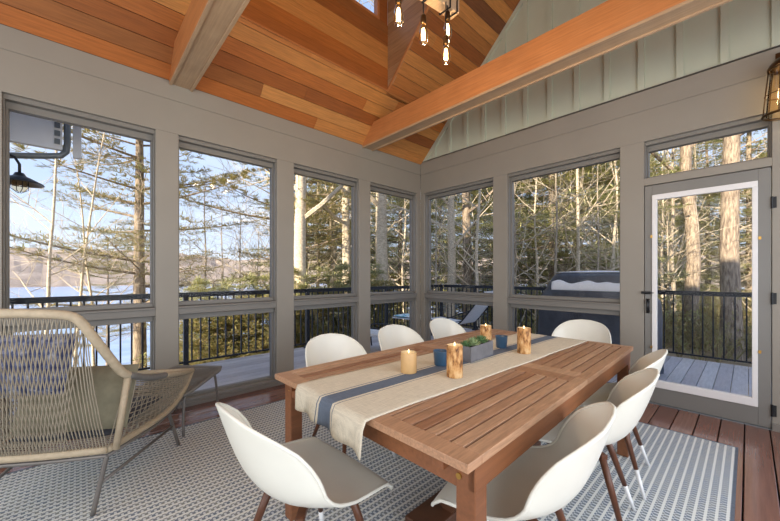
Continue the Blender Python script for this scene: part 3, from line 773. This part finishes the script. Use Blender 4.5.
a = MB(); a.tube(side_rim(-1)[::-1][:-1] + top_bar + side_rim(1)[1:], .021, 10); o = a.build('back_rim', M['rope_tan'], lc, smooth=True); o['label'] = 'tan rope-wrapped top rail'
for s_ in (-1, 1):
    a = MB(); a.tube(arm(s_), .019, 10); o = a.build('armrest', M['rope_grey'], lc, smooth=True); o['label'] = 'grey wrapped armrest'
    a = MB(); a.tube(armf(s_), .020, 10); a.build('arm_front', M['rope_tan'], lc, smooth=True)
    a = MB(); a.tube([lw(sym(.415, s_), -.31, .715), lw(sym(.37, s_), -.33, .335)], .016, 8); a.build('strut', M['rope_tan'], lc, smooth=True)
rear_bar = smooth_path([lw(sym(.33, -1), -.33, .335), lw(CM, -.34, .335), lw(sym(.33, 1), -.33, .335)], 6)
a = MB()
for s_ in (-1, 1): a.tube(base_side(s_), .018, 8)
a.tube(rear_bar, .020, 8); a.tube([lw(sym(.365, -1), .72, .455), lw(sym(.365, 1), .72, .455)], .018, 8)
a.build('base_rail', M['rope_tan'], lc, smooth=True)
a = MB()
tube_r = [p - Vector((0, 0, .032)) for p in rear_bar]
a.tube(tube_r, .010, 8)
for s_ in (-1, 1): a.tube([lw(sym(.33, s_), -.33, .303), lw(sym(.40, s_), .0, .303), lw(sym(.405, s_), .25, .303), lw(sym(.39, s_), .5, .343)], .010, 8)
a.build('metal_frame', M['grey_metal'], lc, smooth=True)
feet = {(1, -1): (.275, -.35), (1, 1): (.405, .35), (-1, -1): (-.22, -.38), (-1, 1): (-.44, .30)}
for (sx_, sy_), (fr_, ff_) in feet.items():
    top = lw(sym(.33, sx_), -.33, .303) if sy_ < 0 else lw(sym(.40, sx_), .20, .303)
    a = MB(); a.tube(smooth_path([top, lw(fr_, ff_ , .0).lerp(top, .8) + Vector((0, 0, .012)), lw(fr_, ff_, .014)], 5), .0115, 8); a.build('leg', M['grey_metal'], lc, smooth=True)
for s_ in (-1, 1):
    a = MB(); p = lw(*feet[(s_, -1)], .0); q = lw(*feet[(s_, 1)], .0)
    tp = lw(sym(.33, s_), -.33, .303); a0 = tp.lerp(p, .42); a0.z = .17; b0 = lw(sym(.40, s_), .2, .3).lerp(q, .35); b0.z = .19
    a.tube([a0, b0], .009, 8); a.build('stretcher', M['grey_metal'], lc, smooth=True)
a0 = lw(sym(.33, -1), -.33, .303).lerp(lw(-.22, -.38, 0), .45); 
# rope weave
def resample(path, n):
    ds = [0]
    for i in range(1, len(path)): ds.append(ds[-1] + (path[i] - path[i - 1]).length)
    out = []
    for k in range(n):
        t = ds[-1] * k / (n - 1); i = 0
        while i < len(ds) - 2 and ds[i + 1] < t: i += 1
        f_ = (t - ds[i]) / max(1e-9, ds[i + 1] - ds[i]); out.append(path[i].lerp(path[i + 1], max(0, min(1, f_))))
    return out
wv = MB(); N = 38
upper = side_rim(-1)[:10][::-1][:-1] + top_bar + side_rim(1)[1:10]
U = resample([Vector(p) for p in upper], N); Lo = resample([Vector(p) for p in rear_bar], N)
def strand(p, q, bow=0.0, r=.0024):
    mid = (p + q) / 2 + Fv * (-bow); wv.tube([p, p.lerp(q, .25) - Fv * bow * .75, mid, p.lerp(q, .75) - Fv * bow * .75, q], r, 4, cap=False)
for i in range(N):
    strand(U[i], Lo[i], .02)
    j = i + 13
    if j < N: strand(U[j], Lo[i], .027)
wv.build('back_weave', M['rope'], lc)
for s_ in (-1, 1):
    wv = MB()
    up = resample(arm(s_) + armf(s_), 44); lo = resample([Vector(p) for p in base_side(s_)], 44)
    for i in range(0, 44):
        if i % 2 == 0: strand(up[i], lo[i], 0)
        if i + 8 < 44 and i % 2: strand(up[i + 8], lo[i], 0)
    # lengthwise strands
    for k in range(1, 12):
        t = k / 12; wv.tube([up[i].lerp(lo[i], t) + Rv * .004 * s_ for i in range(4, 43, 2)], .0028, 4, cap=False)
    wv.build('side_weave', M['rope'], lc)
wv = MB()
for k in range(40):
    t = k / 39; l_ = resample([Vector(p) for p in base_side(-1)], 40)[k]; r__ = resample([Vector(p) for p in base_side(1)], 40)[k]
    wv.tube([l_, (l_ + r__) / 2 - Vector((0, 0, .02)), r__], .0035, 4, cap=False)
wv.build('seat_weave', M['rope'], lc)
tag(lc, 'large tan rope-woven lounge chair with splayed metal legs in front of the leftmost window', 'lounge chair')
def pillow(name, w, h, t, mat, loc, rot, label, cat):
    a = MB()
    def f1(sgn):
        def f(u_, v_):
            x = (u_ - .5) * 2; y = (v_ - .5) * 2
            e_ = (max(0, 1 - x ** 4) * max(0, 1 - y ** 4)) ** .5
            return (x * w / 2 * (1 - .06 * (1 - abs(y)) * 0 - .05 * y * y * 0), y * h / 2, sgn * t / 2 * e_)
        return f
    a.grid(f1(1), 14, 14); n_ = len(a.v); b2 = MB(); b2.grid(f1(-1), 14, 14); a.add(b2.v, [tuple(reversed(f)) for f in b2.f])
    o = a.build(name, mat, smooth=True); o.location = loc; o.rotation_euler = rot; tag(o, label, cat); return o
qF = math.atan2(Fv.y, Fv.x) - math.pi / 2
pc = CC + lw(CM, .05, 0)
pillow('seat_cushion', .50, .56, .09, M['seat_cushion'], (pc.x, pc.y, .375), (0, 0, qF), 'charcoal seat cushion in the wicker lounge chair', 'cushion')
pc = CC + lw(CM - .10, -.34, 0)
pillow('throw_pillow', .42, .30, .12, M['blue_pillow'], (pc.x, pc.y, .80), (R(72), 0, qF), 'blue and white patterned pillow showing through the wicker chair back', 'pillow')
pc = CC + lw(CM + .05, -.19, 0)
pillow('throw_pillow', .54, .34, .13, M['cushion'], (pc.x, pc.y, .57), (R(68), 0, qF), 'olive grey pillow low in the wicker lounge chair', 'pillow')
# ottoman
ot = empty('wicker_ottoman', (.395, -3.454, 0), 0)
OA = Vector((-.686, .727, 0)); OB = Vector((.727, .686, 0))
def ow(r, f, z): return OB * (r * .74) + OA * (f * 1.3 + .06) + Vector((0, 0, z))
rimp = [ow(-.27, -.25, .33), ow(.27, -.25, .33), ow(.30, -.2, .34), ow(.31, .10, .40), ow(.28, .15, .41), ow(-.28, .15, .41), ow(-.31, .1, .40), ow(-.30, -.2, .34), ow(-.27, -.25, .33)]
a = MB(); a.tube(rimp, .014, 8, cap=False); a.build('rim', M['rope_grey'], ot, smooth=True)
wv = MB()
def oz(f): return .33 + (f + .25) / .40 * .08
for k in range(26):
    f_ = -.235 + k * .0148; wv.tube([ow(-.29, f_, oz(f_)), ow(0, f_, oz(f_) - .02), ow(.29, f_, oz(f_))], .004, 4, cap=False)
for k in range(34):
    r_ = -.28 + k * .017; wv.tube([ow(r_, -.25, .335), ow(r_, -.05, oz(-.05) - .016 * (1 - (r_ / .3) ** 2)), ow(r_, .15, .415)], .004, 4, cap=False)
wv.build('seat_weave', M['rope_grey'], ot)
for (r_, f_) in ((.26, -.22), (.27, .13), (-.26, -.22), (-.27, .13)):
    t_ = ow(r_ * .9, f_ * .8, .325 if f_ < 0 else .37)
    a = MB(); a.tube(smooth_path([ow(r_ * .9, 0, .345), t_, ow(r_, f_, .013)], 5), .010, 8); a.build('leg', M['grey_metal'], ot, smooth=True)
tag(ot, 'woven grey footstool with metal legs standing in front of the wicker lounge chair', 'ottoman')

# ---------------------------------------------------------------- chandelier
chn = empty('chandelier', (2.2, -2.0, 3.11))
bd = Vector((.06, 1, 0)).normalized()
a = MB(); a.bar(bd * -1.0 + Vector((-.06, 0, .05)), bd * -.085 + Vector((0, 0, .05)) + bd * .0, .082, .10); o = a.build('wood_block', M['beam_grey'], chn, bevel=.006)
for s_ in (-.12, -.19, -.36, -.6):
    a = MB()
    p = bd * s_ + Vector((-.0, 0, 0)); c4 = [Vector((-.047, 0, -.006)), Vector((.047, 0, -.006)), Vector((.047, 0, .106)), Vector((-.047, 0, .106)), Vector((-.047, 0, -.006))]
    a.tube([p + q + Vector((-.03 * (-s_), 0, 0)) for q in c4], .006, 6, cap=False); a.build('cord_wrap', M['black'], chn)
a = MB()
for s_ in (-.25, -.85): a.tube([bd * s_ + Vector((-.03, 0, .1)), bd * s_ + Vector((-.03, 0, 2.0))], .008, 6)
a.tube([Vector((-.03, -.25, 1.95)), Vector((-.03, -.85, 1.95))], .01, 6)
a.build('hanging_rod', M['black'], chn)
def ch_bulb(wp, top):
    lo = Vector(wp) - Vector((2.2, -2.0, 3.11))
    a = MB(); a.tube([Vector((lo.x, lo.y, top)), lo + Vector((0, 0, .105))], .004, 6); cd = a.build('cord', M['black'], chn)
    a = MB(); a.lathe([(0, .115), (.012, .115), (.019, .10), (.019, .055), (.016, .05), (0, .05)], 16, lo); a.build('socket', M['bronze'], chn, smooth=True)
    a = MB(); a.lathe([(.014, .05), (.018, .03), (.027, .0), (.031, -.03), (.028, -.058), (.016, -.078), (0, -.084)], 18, lo); gb = a.build('bulb', M['bulb_glass'], chn, smooth=True)
    a = MB()
    for k in range(6):
        an = k * math.pi / 3; a.tube([lo + Vector((.006 * math.cos(an), .006 * math.sin(an), .025)), lo + Vector((.011 * math.cos(an + .3), .011 * math.sin(an + .3), -.045))], .0022, 5)
    a.build('filament', M['filament'], gb)
    a = MB(); a.lathe([(0, .03), (.011, .02), (.015, -.01), (.013, -.04), (0, -.055)], 12, lo); a.build('glow_halo', M['glow'], gb, smooth=True)  # added glowing body for the overexposed halo around the filament
    l_ = light('POINT', 'bulb_light', (0, 0, 0), 7, (1.0, .72, .42), shadow_soft_size=.03); l_.parent = chn; l_.location = lo + Vector((0, 0, -.1))
for wp, tp in (((2.226, -2.69, 2.80), 0), ((2.21, -2.45, 2.81), -.0), ((2.22, -2.21, 2.955), 0.0), ((2.23, -2.24, 2.765), 0.0)): ch_bulb(wp, tp)
tag(chn, 'wooden beam chandelier with black cords and hanging filament bulbs above the table', 'chandelier')

# wall sconce at the right edge
sc = empty('wall_sconce', (3.825, -.14, 2.47))
a = MB(); a.lathe([(.108, .0), (.118, 0), (.122, .008), (.118, .016), (.106, .016), (.104, .008), (.108, 0)], 32); a.build('bottom_ring', M['bronze'], sc, smooth=True)
a = MB(); a.lathe([(.070, .36), (.088, .352), (.090, .372), (.075, .40), (.05, .43), (.02, .445), (0, .448)], 28); a.build('cap', M['bronze'], sc, smooth=True)
a = MB()
for k in range(6):
    an = k * math.pi / 3 + .25; a.tube([(.113 * math.cos(an), .113 * math.sin(an), .01), (.083 * math.cos(an), .083 * math.sin(an), .36)], .004, 6)
a.lathe([(.101, .16), (.105, .164), (.101, .168), (.098, .164), (.101, .16)], 28)
a.build('cage', M['bronze'], sc, smooth=True)
a = MB(); a.lathe([(.096, .015), (.072, .35)], 28); a.build('glass_shade', M['bulb_glass'], sc, smooth=True)
a = MB(); a.lathe([(0, .30), (.02, .30), (.02, .25), (.03, .2), (.035, .15), (.02, .1), (0, .09)], 18); a.build('bulb', emis('frosted_warm_bulb', (1, .75, .42, 1), 5), sc, smooth=True)
a = MB(); a.tube([(0, 0, .44), (0, 0, .48), (0, .06, .5), (0, .13, .48)], .009, 8); a.lathe([(0, 0), (.05, 0), (.05, .015)], 20, (0, .0, 0)) if 0 else None; a.box(-.04, .04, .125, .139, .40, .54); a.build('wall_bracket', M['bronze'], sc, bevel=.002)
light('POINT', 'sconce_light', (3.825, -.14, 2.62), 6, (1.0, .74, .45), shadow_soft_size=.04)
tag(sc, 'bronze caged wall lantern lit above the right side of the door', 'wall lamp')

# ---------------------------------------------------------------- deck furniture
gl = empty('covered_grill', (2.12, 1.42, DK), 0)
a = MB()
# lofted cover: rings from hem to top
def ring_pts(w, d_, z, n=48, fold=0.0, dx=0):
    out = []
    for k in range(n):
        an = 2 * math.pi * k / n; c_, s_ = math.cos(an), math.sin(an); p = 7
        rr = (abs(c_) ** p + abs(s_) ** p) ** (-1 / p)
        fo = 1 + fold * math.sin(k * 2.1) + fold * .6 * math.sin(k * .9 + z * 4)
        out.append((dx + w / 2 * rr * c_ * fo, d_ / 2 * rr * s_ * fo, z))
    return out
rings = [ring_pts(1.50, .62, .02, fold=.022), ring_pts(1.48, .60, .35, fold=.018), ring_pts(1.48, .60, .70, fold=.012), ring_pts(1.46, .60, .90, fold=.006), ring_pts(1.44, .60, .955, fold=.003), ring_pts(1.40, .58, .985),
         ring_pts(1.24, .55, 1.10), ring_pts(1.08, .50, 1.26), ring_pts(.98, .44, 1.315), ring_pts(.80, .3, 1.335), ring_pts(.3, .1, 1.338)]
vs = [p for r_ in rings for p in r_]; n_ = 48; fs = []
for i in range(len(rings) - 1):
    for k in range(n_): fs.append((i * n_ + k, i * n_ + (k + 1) % n_, (i + 1) * n_ + (k + 1) % n_, (i + 1) * n_ + k))
fs.append(tuple((len(rings) - 1) * n_ + k for k in range(n_)))
a.add(vs, fs); a.build('cover', M['cover'], gl, smooth=True)
a = MB()
def snowf(u_, v_):
    x = -.50 + .95 * u_; t = v_; w = .16 * (0.75 + .35 * mnoise.noise(Vector((u_ * 5, 1, 0))))
    z = 1.075 + (t) * w; y = -.285 + (z - 1.10) * .16 - .006
    return (x, y - .012 * math.sin(math.pi * t), z)
a.grid(snowf, 24, 6); a.build('snow_patch', M['snow'], gl, smooth=True, solid=.006)
a = MB(); a.grid(lambda u_, v_: (-.47 + .94 * u_, -.2 + .4 * v_, 1.337 + .02 * math.sin(math.pi * v_) * math.sin(math.pi * u_)), 16, 8); a.build('snow_cap', M['snow'], gl, smooth=True, solid=.006)
tag(gl, 'grill under a dark blue snow-dusted cover standing on the deck', 'grill')

def make_chaise(loc, rz, label):
    t = empty('chaise_lounge', loc, rz)
    # local +X towards the head
    a = MB()
    for s_ in (-1, 1):
        y = s_ * .30
        a.tube(smooth_path([(-.80, y, .0), (-.84, y, .16), (-.80, y, .31), (-.70, y, .335), (-.2, y, .31), (.10, y, .31), (.36, y, .56), (.70, y, .97)], 6), .014, 8)
        a.tube(smooth_path([(-.5, y, .32), (-.1, y, .42), (.15, y, .52), (.40, y, .60)], 5), .012, 8)
    for x in (-.80, -.1): a.tube([(x, -.3, .31), (x, .3, .31)], .012, 8)
    a.build('frame', M['railing'], t, smooth=True)
    for s_ in (-1, 1):
        a = MB(); a.tube([(.10, s_ * .3, .31), (.30, s_ * .3, 0.0)], .013, 8); a.build('leg', M['railing'], t, smooth=True)
        a = MB(); a.tube([(-.70, s_ * .3, .33), (-.55, s_ * .3, 0.0)], .013, 8); a.build('leg', M['railing'], t, smooth=True)
    a = MB(); pth = smooth_path([(-.78, 0, .33), (-.2, 0, .305), (.08, 0, .30), (.22, 0, .41), (.45, 0, .68), (.70, 0, .985)], 5)
    def f(u_, v_):
        p = pth[min(len(pth) - 1, round(u_ * (len(pth) - 1)))]; return (p.x, (v_ - .5) * .56, p.z)
    a.grid(f, len(pth) - 1, 4); a.build('sling', M['sling'], t, smooth=True, solid=.012)
    tag(t, label, 'lounge chair'); return t
make_chaise((-.42, 1.75, DK), R(0), 'reclining deck chaise with a pale grey sling, outside beyond the room corner')
st = empty('deck_stool', (-.72, -.28, DK), R(20))
a = MB(); a.box(-.27, .27, -.25, .25, .27, .32); a.build('cushion', M['sling'], st, bevel=.012)
a = MB()
for s_ in (-1, 1):
    a.tube(smooth_path([(-.29, s_ * .26, 0), (-.31, s_ * .26, .30), (-.24, s_ * .26, .40), (.24, s_ * .26, .40), (.31, s_ * .26, .30), (.29, s_ * .26, 0)], 6), .013, 8)
for x in (-.27, .27): a.tube([(x, -.26, .26), (x, .26, .26)], .012, 8)
a.build('frame', M['railing'], st, smooth=True)
tag(st, 'low dark metal deck stool with a grey cushion outside the window nearest the corner', 'stool')
stb = empty('deck_side_table', (-1.0, .86, DK), R(8))
a = MB(); a.box(-.29, .29, -.29, .29, .43, .45); a.build('table_top', M['sling'], stb, bevel=.004)
for sx_ in (-1, 1):
    for sy_ in (-1, 1):
        a = MB(); a.tube([(sx_ * .25, sy_ * .25, 0), (sx_ * .25, sy_ * .25, .43)], .011, 8); a.build('leg', M['railing'], stb)
tag(stb, 'small square deck side table outside the corner windows', 'side table')
a = MB()
def tow(u_, v_):
    return ((u_ - .5) * .54, (v_ - .5) * .54, .024 + .022 * mnoise.noise(Vector((u_ * 4, v_ * 4, 3))) + .012 * mnoise.noise(Vector((u_ * 11, v_ * 11, 5))))
a.grid(tow, 20, 20); o = a.build('towel', M['towel'], smooth=True, solid=.012); o.location = (-1.0, .86, DK + .452); o.rotation_euler = (0, 0, R(14))
tag(o, 'crumpled aqua and white towel on the deck side table', 'towel')

# ---------------------------------------------------------------- trees
def branch_rec(mb, p, d, L, r, depth, rg, gnarl=.25, up=.15, nseg=5, kids=(3, 5), leaf_cb=None, rn_=5):
    pts = [p.copy()]; rr = [r]; dd = d.copy(); cur = p.copy()
    for i in range(nseg):
        dd = (dd + Vector((rg.uniform(-1, 1), rg.uniform(-1, 1), rg.uniform(-1, 1))) * gnarl * .4 + Vector((0, 0, up * .2))).normalized()
        cur = cur + dd * (L / nseg); pts.append(cur.copy()); rr.append(r * (1 - .8 * (i + 1) / nseg) + .002)
    mb.tube(pts, rr, rn_ if depth > 0 else 3, cap=False)
    if depth > 0:
        for k in range(rg.randint(*kids)):
            t = rg.uniform(.25, .98); i = min(nseg - 1, int(t * nseg)); q = pts[i].lerp(pts[i + 1], t * nseg - i)
            ax = (pts[i + 1] - pts[i]).normalized(); o_ = ax.orthogonal().normalized(); o_.rotate(Matrix.Rotation(rg.uniform(0, 6.28), 3, ax))
            nd = (ax * .6 + o_ * .8 + Vector((0, 0, up))).normalized()
            branch_rec(mb, q, nd, L * rg.uniform(.4, .65), rr[i] * .5, depth - 1, rg, gnarl, up, 4, kids, leaf_cb, 4)
    if leaf_cb and depth <= 1: leaf_cb(pts)
def bare_tree(seed, h, r, first_branch=.3, nb=12, lean=(0, 0), depth=2, blen=.35, bark_='bark_grey', fork=0):
    rg = random.Random(seed); t = MB(); bm_ = MB()
    pts = []; rr = []; n = 12
    for i in range(n + 1):
        f_ = i / n; pts.append(Vector((lean[0] * f_ * f_ * h + .25 * r * 6 * mnoise.noise(Vector((f_ * 4, seed, 0))), lean[1] * f_ * f_ * h + .25 * r * 6 * mnoise.noise(Vector((f_ * 4, seed, 7))), f_ * h))); rr.append(r * (1 - .75 * f_) * (1 + .25 * max(0, .06 - f_) / .06))
    t.tube(pts, rr, 10, cap=False)
    for k in range(nb):
        f_ = first_branch + (1 - first_branch) * (k + rg.random()) / nb; i = min(n - 1, int(f_ * n)); p = pts[i].lerp(pts[i + 1], f_ * n - i)
        an = rg.uniform(0, 6.28); d = Vector((math.cos(an), math.sin(an), rg.uniform(.3, .9))).normalized()
        branch_rec(bm_, p, d, h * blen * (1.15 - f_ * .7), rr[i] * .45, depth, rg)
    return t.mesh('trunk', M[bark_], True), bm_.mesh('branches', M[bark_], False)
WID = .10
FINE = False
def needle_tuft(mb, p, d, rg, size, n, flat=.5):
    for k in range(n):
        v = (d + Vector((rg.uniform(-1, 1), rg.uniform(-1, 1), rg.uniform(-.5, .6) * flat)) * 1.1).normalized()
        L = size * rg.uniform(.6, 1.3); sd = v.cross(Vector((rg.uniform(-.3, .3), rg.uniform(-.3, .3), 1))).normalized() * L * WID
        q = p + v * L; mid = p + v * L * .55
        mb.add([p, mid + sd, q, mid - sd], [(0, 1, 2, 3)])
def conifer(seed, h, r, start=.15, whorls=26, nper=5, blen=3.2, tuft=.22, tn=7, droop=-.15, mat='hemlock', barkm='bark_pine', step=.28, taper=1.0, sparse=0):
    rg = random.Random(seed); t = MB(); bm_ = MB(); lf = MB(); n = 10
    pts = [Vector((.2 * mnoise.noise(Vector((i * .3, seed, 0))), .2 * mnoise.noise(Vector((i * .3, seed, 9))), h * i / n)) for i in range(n + 1)]
    t.tube(pts, [r * (1 - .85 * i / n) * (1.2 if i == 0 else 1) for i in range(n + 1)], 10, cap=False)
    for w in range(whorls):
        f_ = start + (1 - start) * (w + rg.random() * .6) / whorls
        z = f_ * h; i = min(n - 1, int(f_ * n)); base = pts[i].lerp(pts[i + 1], f_ * n - i)
        L0 = blen * ((1 - f_) ** .6 * taper + (1 - taper) * .8) + .2
        for k in range(nper):
            if rg.random() < sparse: continue
            an = rg.uniform(0, 6.28); L = L0 * rg.uniform(.6, 1.15); d = Vector((math.cos(an), math.sin(an), rg.uniform(-.05, .25)))
            bp = [base]; cur = base.copy(); m_ = max(4, int(L / step))
            for s_ in range(m_):
                d = (d + Vector((rg.uniform(-.1, .1), rg.uniform(-.1, .1), droop * .18 + .04 * (s_ / m_)))).normalized(); cur = cur + d * (L / m_); bp.append(cur.copy())
            bm_.tube(bp, [.035 * r / .2 * (1 - .85 * s_ / m_) * (L / 3) ** .5 + .003 for s_ in range(m_ + 1)], 4, cap=False)
            for s_ in range(max(1, m_ // 4), m_ + 1):
                dd = (bp[s_] - bp[s_ - 1]).normalized(); sd = dd.cross(Vector((0, 0, 1))).normalized()
                wl_ = L * .28 * (1 - .6 * s_ / m_) + .12
                for sg in (-1, 1):
                    for q in ((.2, .4, .6, .8, 1.0) if FINE else (.35, .75, 1.0)):
                        needle_tuft(lf, bp[s_] + (sd * sg + dd * .5) * wl_ * q + Vector((0, 0, rg.uniform(-.05, .05) - .05 * q)), (sd * sg + dd).normalized(), rg, tuft, tn)
                needle_tuft(lf, bp[s_], dd, rg, tuft, tn)
    return t.mesh('trunk', M[barkm], True), bm_.mesh('branches', M[barkm], False), lf.mesh('foliage', M[mat], False)
def place_tree(name, meshes, x, y, rz, sc_, label, grp, cat='tree', z=None):
    t = empty(name, (x, y, (ground_z(x, y) if z is None else z) - .15), rz); t.scale = (sc_, sc_, sc_)
    for nm, me in zip(('trunk', 'branches', 'foliage'), meshes):
        o = bpy.data.objects.new(nm, me); COL.objects.link(o); o.parent = t
    return tag(t, label, cat, grp)
cs, sn = math.cos(.820), math.sin(.820)
def where(u_):
    for lim, nm in ((286, 'the second window from the left'), (365, 'the third window from the left'), (418, 'the narrow window left of the room corner'), (500, 'the window right of the room corner'), (636, 'the wide window above the covered grill'), (765, 'the glass door')):
        if u_ < lim: return nm
    return 'the wall right of the glass door'
def at(u_, fwd):                     # ground point of an image column at a forward distance
    rt = (u_ - 390) / F_PX * fwd; return (3.637 + cs * rt - sn * fwd, -4.075 + sn * rt + cs * fwd)
# prototypes
HEM = [conifer(11, 13, .17, .04, 34, 5, 3.4, .20, 8), conifer(12, 15, .18, .06, 34, 5, 3.0, .20, 8), conifer(13, 10, .13, .02, 28, 5, 2.8, .18, 8)]
WID = .06; FINE = True
PINE = [conifer(21, 15, .22, .22, 24, 4, 4.2, .19, 14, droop=.05, mat='pine', taper=.45, sparse=.25, step=.36), conifer(22, 17, .24, .24, 24, 4, 4.6, .19, 14, droop=.05, mat='pine', taper=.35, sparse=.25, step=.36)]
WID = .10; FINE = False
BARE = [bare_tree(31, 13, .12, .2, 14), bare_tree(32, 15, .15, .3, 15, bark_='bark_birch'), bare_tree(33, 11, .08, .15, 13, bark_='bark_birch'), bare_tree(34, 9, .06, .08, 14, blen=.4)]
BIRCH = [bare_tree(41, 9, .055, .3, 10, (.06, .02), bark_='bark_birch', blen=.28), bare_tree(42, 9, .05, .25, 9, (.10, .04), bark_='bark_birch', blen=.28)]
BIG = [bare_tree(51, 19, .24, .32, 12, (.01, .02), bark_='bark_pine', blen=.22), bare_tree(52, 19, .26, .25, 12, (-.01, 0), bark_='bark_birch', blen=.26)]
# window 1
for u_, d_, k, rz, lb in ((45, 8.5, 0, 2.2, 'slim pale birch at the left of the leftmost window'), (74, 9.5, 1, .6, 'slim leaning pale birch in the middle of the leftmost window'), (94, 12, 0, 4.0, 'slim pale sapling between the leaning birch and the large pine')):
    x, y = at(u_, d_); place_tree('birch_tree', BIRCH[k], x, y, rz, 1.0, lb, 'slim birches by the water')
x, y = at(139, 11.5); place_tree('pine_tree', PINE[0], x, y, 1.0, 1.0, 'tall pine with layered boughs at the right of the leftmost window', 'pines by the lake')
x, y = at(287, 13); place_tree('pine_tree', PINE[1], x, y, 2.3, 1.0, 'pine whose boughs reach in from the right of the second window', 'pines by the lake')
x, y = at(108, 25); place_tree('pine_tree', PINE[1], x, y, 4.3, .62, 'small distant pine on the lake shore in the leftmost window', 'pines by the lake')
# window 2 saplings
for i, (u_, d_) in enumerate(((190, 15), (205, 12), (222, 16), (240, 13), (258, 17), (272, 12))):
    x, y = at(u_, d_); place_tree('bare_sapling', BARE[3], x, y, i * 1.3, .75 + .08 * (i % 3), ['leftmost', 'second', 'third', 'fourth', 'fifth', 'rightmost'][i] + ' thin leafless sapling on the slope beyond the second window', 'leafless saplings beyond the second window')
# windows 3-4 and right
big = ((300, 9.5, 1, .3, .8, 'pale trunk at the left edge of the third window'), (347, 12, 1, 2.2, .75, 'pale many-branched tree right of centre in the third window'), (381, 11, 1, 4.1, .9, 'stout pale forked tree in the narrow window left of the room corner'), (452, 10.5, 1, 1.2, .6, 'slender pale tree in the middle of the window right of the room corner'), (468, 13, 0, 3.0, .85, 'straight brown trunk left of the pillar in the window right of the room corner'),
       (692, 11.5, 0, .9, .95, 'left of the two large trunks seen through the glass door'), (731, 9.5, 0, 2.9, 1.0, 'right and thicker of the two large trunks seen through the glass door'))
for u_, d_, k, rz, sc_, lb in big:
    x, y = at(u_, d_); place_tree('tall_tree', BIG[k], x, y, rz, sc_, lb, 'large trees close to the deck')
rg = random.Random(5)
HEML = 'dense yellow-green hemlock in the woods beyond the deck railing'
spots = [(305, 17), (330, 21), (362, 19), (400, 17), (418, 24), (440, 17), (475, 16), (510, 14), (530, 17), (553, 13), (575, 17), (600, 13.5), (622, 18), (645, 22), (668, 19), (708, 22), (750, 18), (800, 17), (860, 15), (500, 22), (560, 24), (610, 26), (720, 30), (680, 28), (450, 28), (380, 28), (345, 30), (770, 26), (930, 14)]
for i, (u_, d_) in enumerate(spots):
    x, y = at(u_, d_); place_tree('hemlock_tree', HEM[i % 3], x, y, rg.uniform(0, 6.28), rg.uniform(.85, 1.15), 'dense yellow-green hemlock in the woods beyond ' + where(u_), 'hemlocks beyond ' + where(u_))
for i in range(56):
    u_ = rg.uniform(285, 900); d_ = rg.uniform(13, 34); x, y = at(u_, d_)
    if y < 5 and x > -8: continue
    place_tree('bare_tree', BARE[i % 4], x, y, rg.uniform(0, 6.28), rg.uniform(.7, 1.1), 'leafless tree standing in the woods beyond ' + where(u_), 'leafless trees beyond ' + where(u_))
ORD = ['leftmost', 'second', 'third', 'fourth', 'fifth', 'sixth', 'seventh', 'rightmost', 'leftmost', 'second', 'third', 'fourth', 'leftmost', 'rightmost']
SHR = [conifer(61, 3.4, .04, .03, 16, 5, 1.1, .12, 8, mat='hemlock', step=.2, droop=.1), conifer(62, 2.6, .03, .03, 14, 5, 1.0, .12, 8, mat='pine', step=.2, droop=.2)]
for i, (u_, d_) in enumerate(((188, 10), (200, 8.2), (214, 9.5), (228, 8.4), (243, 9.6), (256, 8.6), (268, 10), (283, 8.8), (300, 9.6), (316, 8.8), (333, 9.8), (350, 9), (366, 10), (378, 9))):
    x, y = at(u_, d_); place_tree('evergreen_shrub', SHR[i % 2], x, y, i * 1.1, 1.0, ORD.pop(0) + ' young evergreen shrub past the railing outside ' + where(u_), 'young evergreens outside ' + where(u_), 'shrub')
for i, (u_, d_) in enumerate(((436, 9.4), (478, 9.2), (515, 9.5), (536, 10.2), (556, 9.1), (578, 10), (598, 9.3), (615, 10.4), (668, 12.5), (755, 13))):
    x, y = at(u_, d_); place_tree('bare_sapling', (BARE[3], BARE[2])[i % 2], x, y, i * 2.1, .62 + .1 * (i % 3), ['leftmost', 'rightmost', 'first', 'second', 'third', 'fourth', 'fifth', 'sixth', 'left', 'right'][i] + ' pale leafless sapling close behind the railing in ' + where(u_), 'pale saplings behind the railing')
# low brush near the shore and woods
br = MB(); rg = random.Random(9)
for i in range(1500):
    u_ = rg.uniform(-40, 900); d_ = rg.uniform(8, 30) if u_ > 170 else rg.uniform(9, 14)
    x, y = at(u_, d_)
    if -2.6 < x < 8 and y < 3.4: continue
    g0 = Vector((x, y, ground_z(x, y)))
    if g0.z < -5.4: continue
    hh = rg.uniform(.5, 2.0) if u_ > 170 else rg.uniform(.3, 1.0)
    for k in range(12):
        v = Vector((rg.uniform(-.6, .6), rg.uniform(-.6, .6), 1)).normalized(); L = hh * rg.uniform(.5, 1.1); e0 = g0 + v * L
        sd = v.orthogonal().normalized() * .010; br.add([g0 - sd, g0 + sd, e0], [(0, 1, 2)])
        for q in (.5, .7, .9, 1.0):
            needle_tuft(br, g0.lerp(e0, q), v, rg, .13, 3, 1)
o = br.build('undergrowth', M['brush']); tag(o, 'tangled dry brush and low shrubs on the slope below the deck', 'undergrowth', kind='stuff')
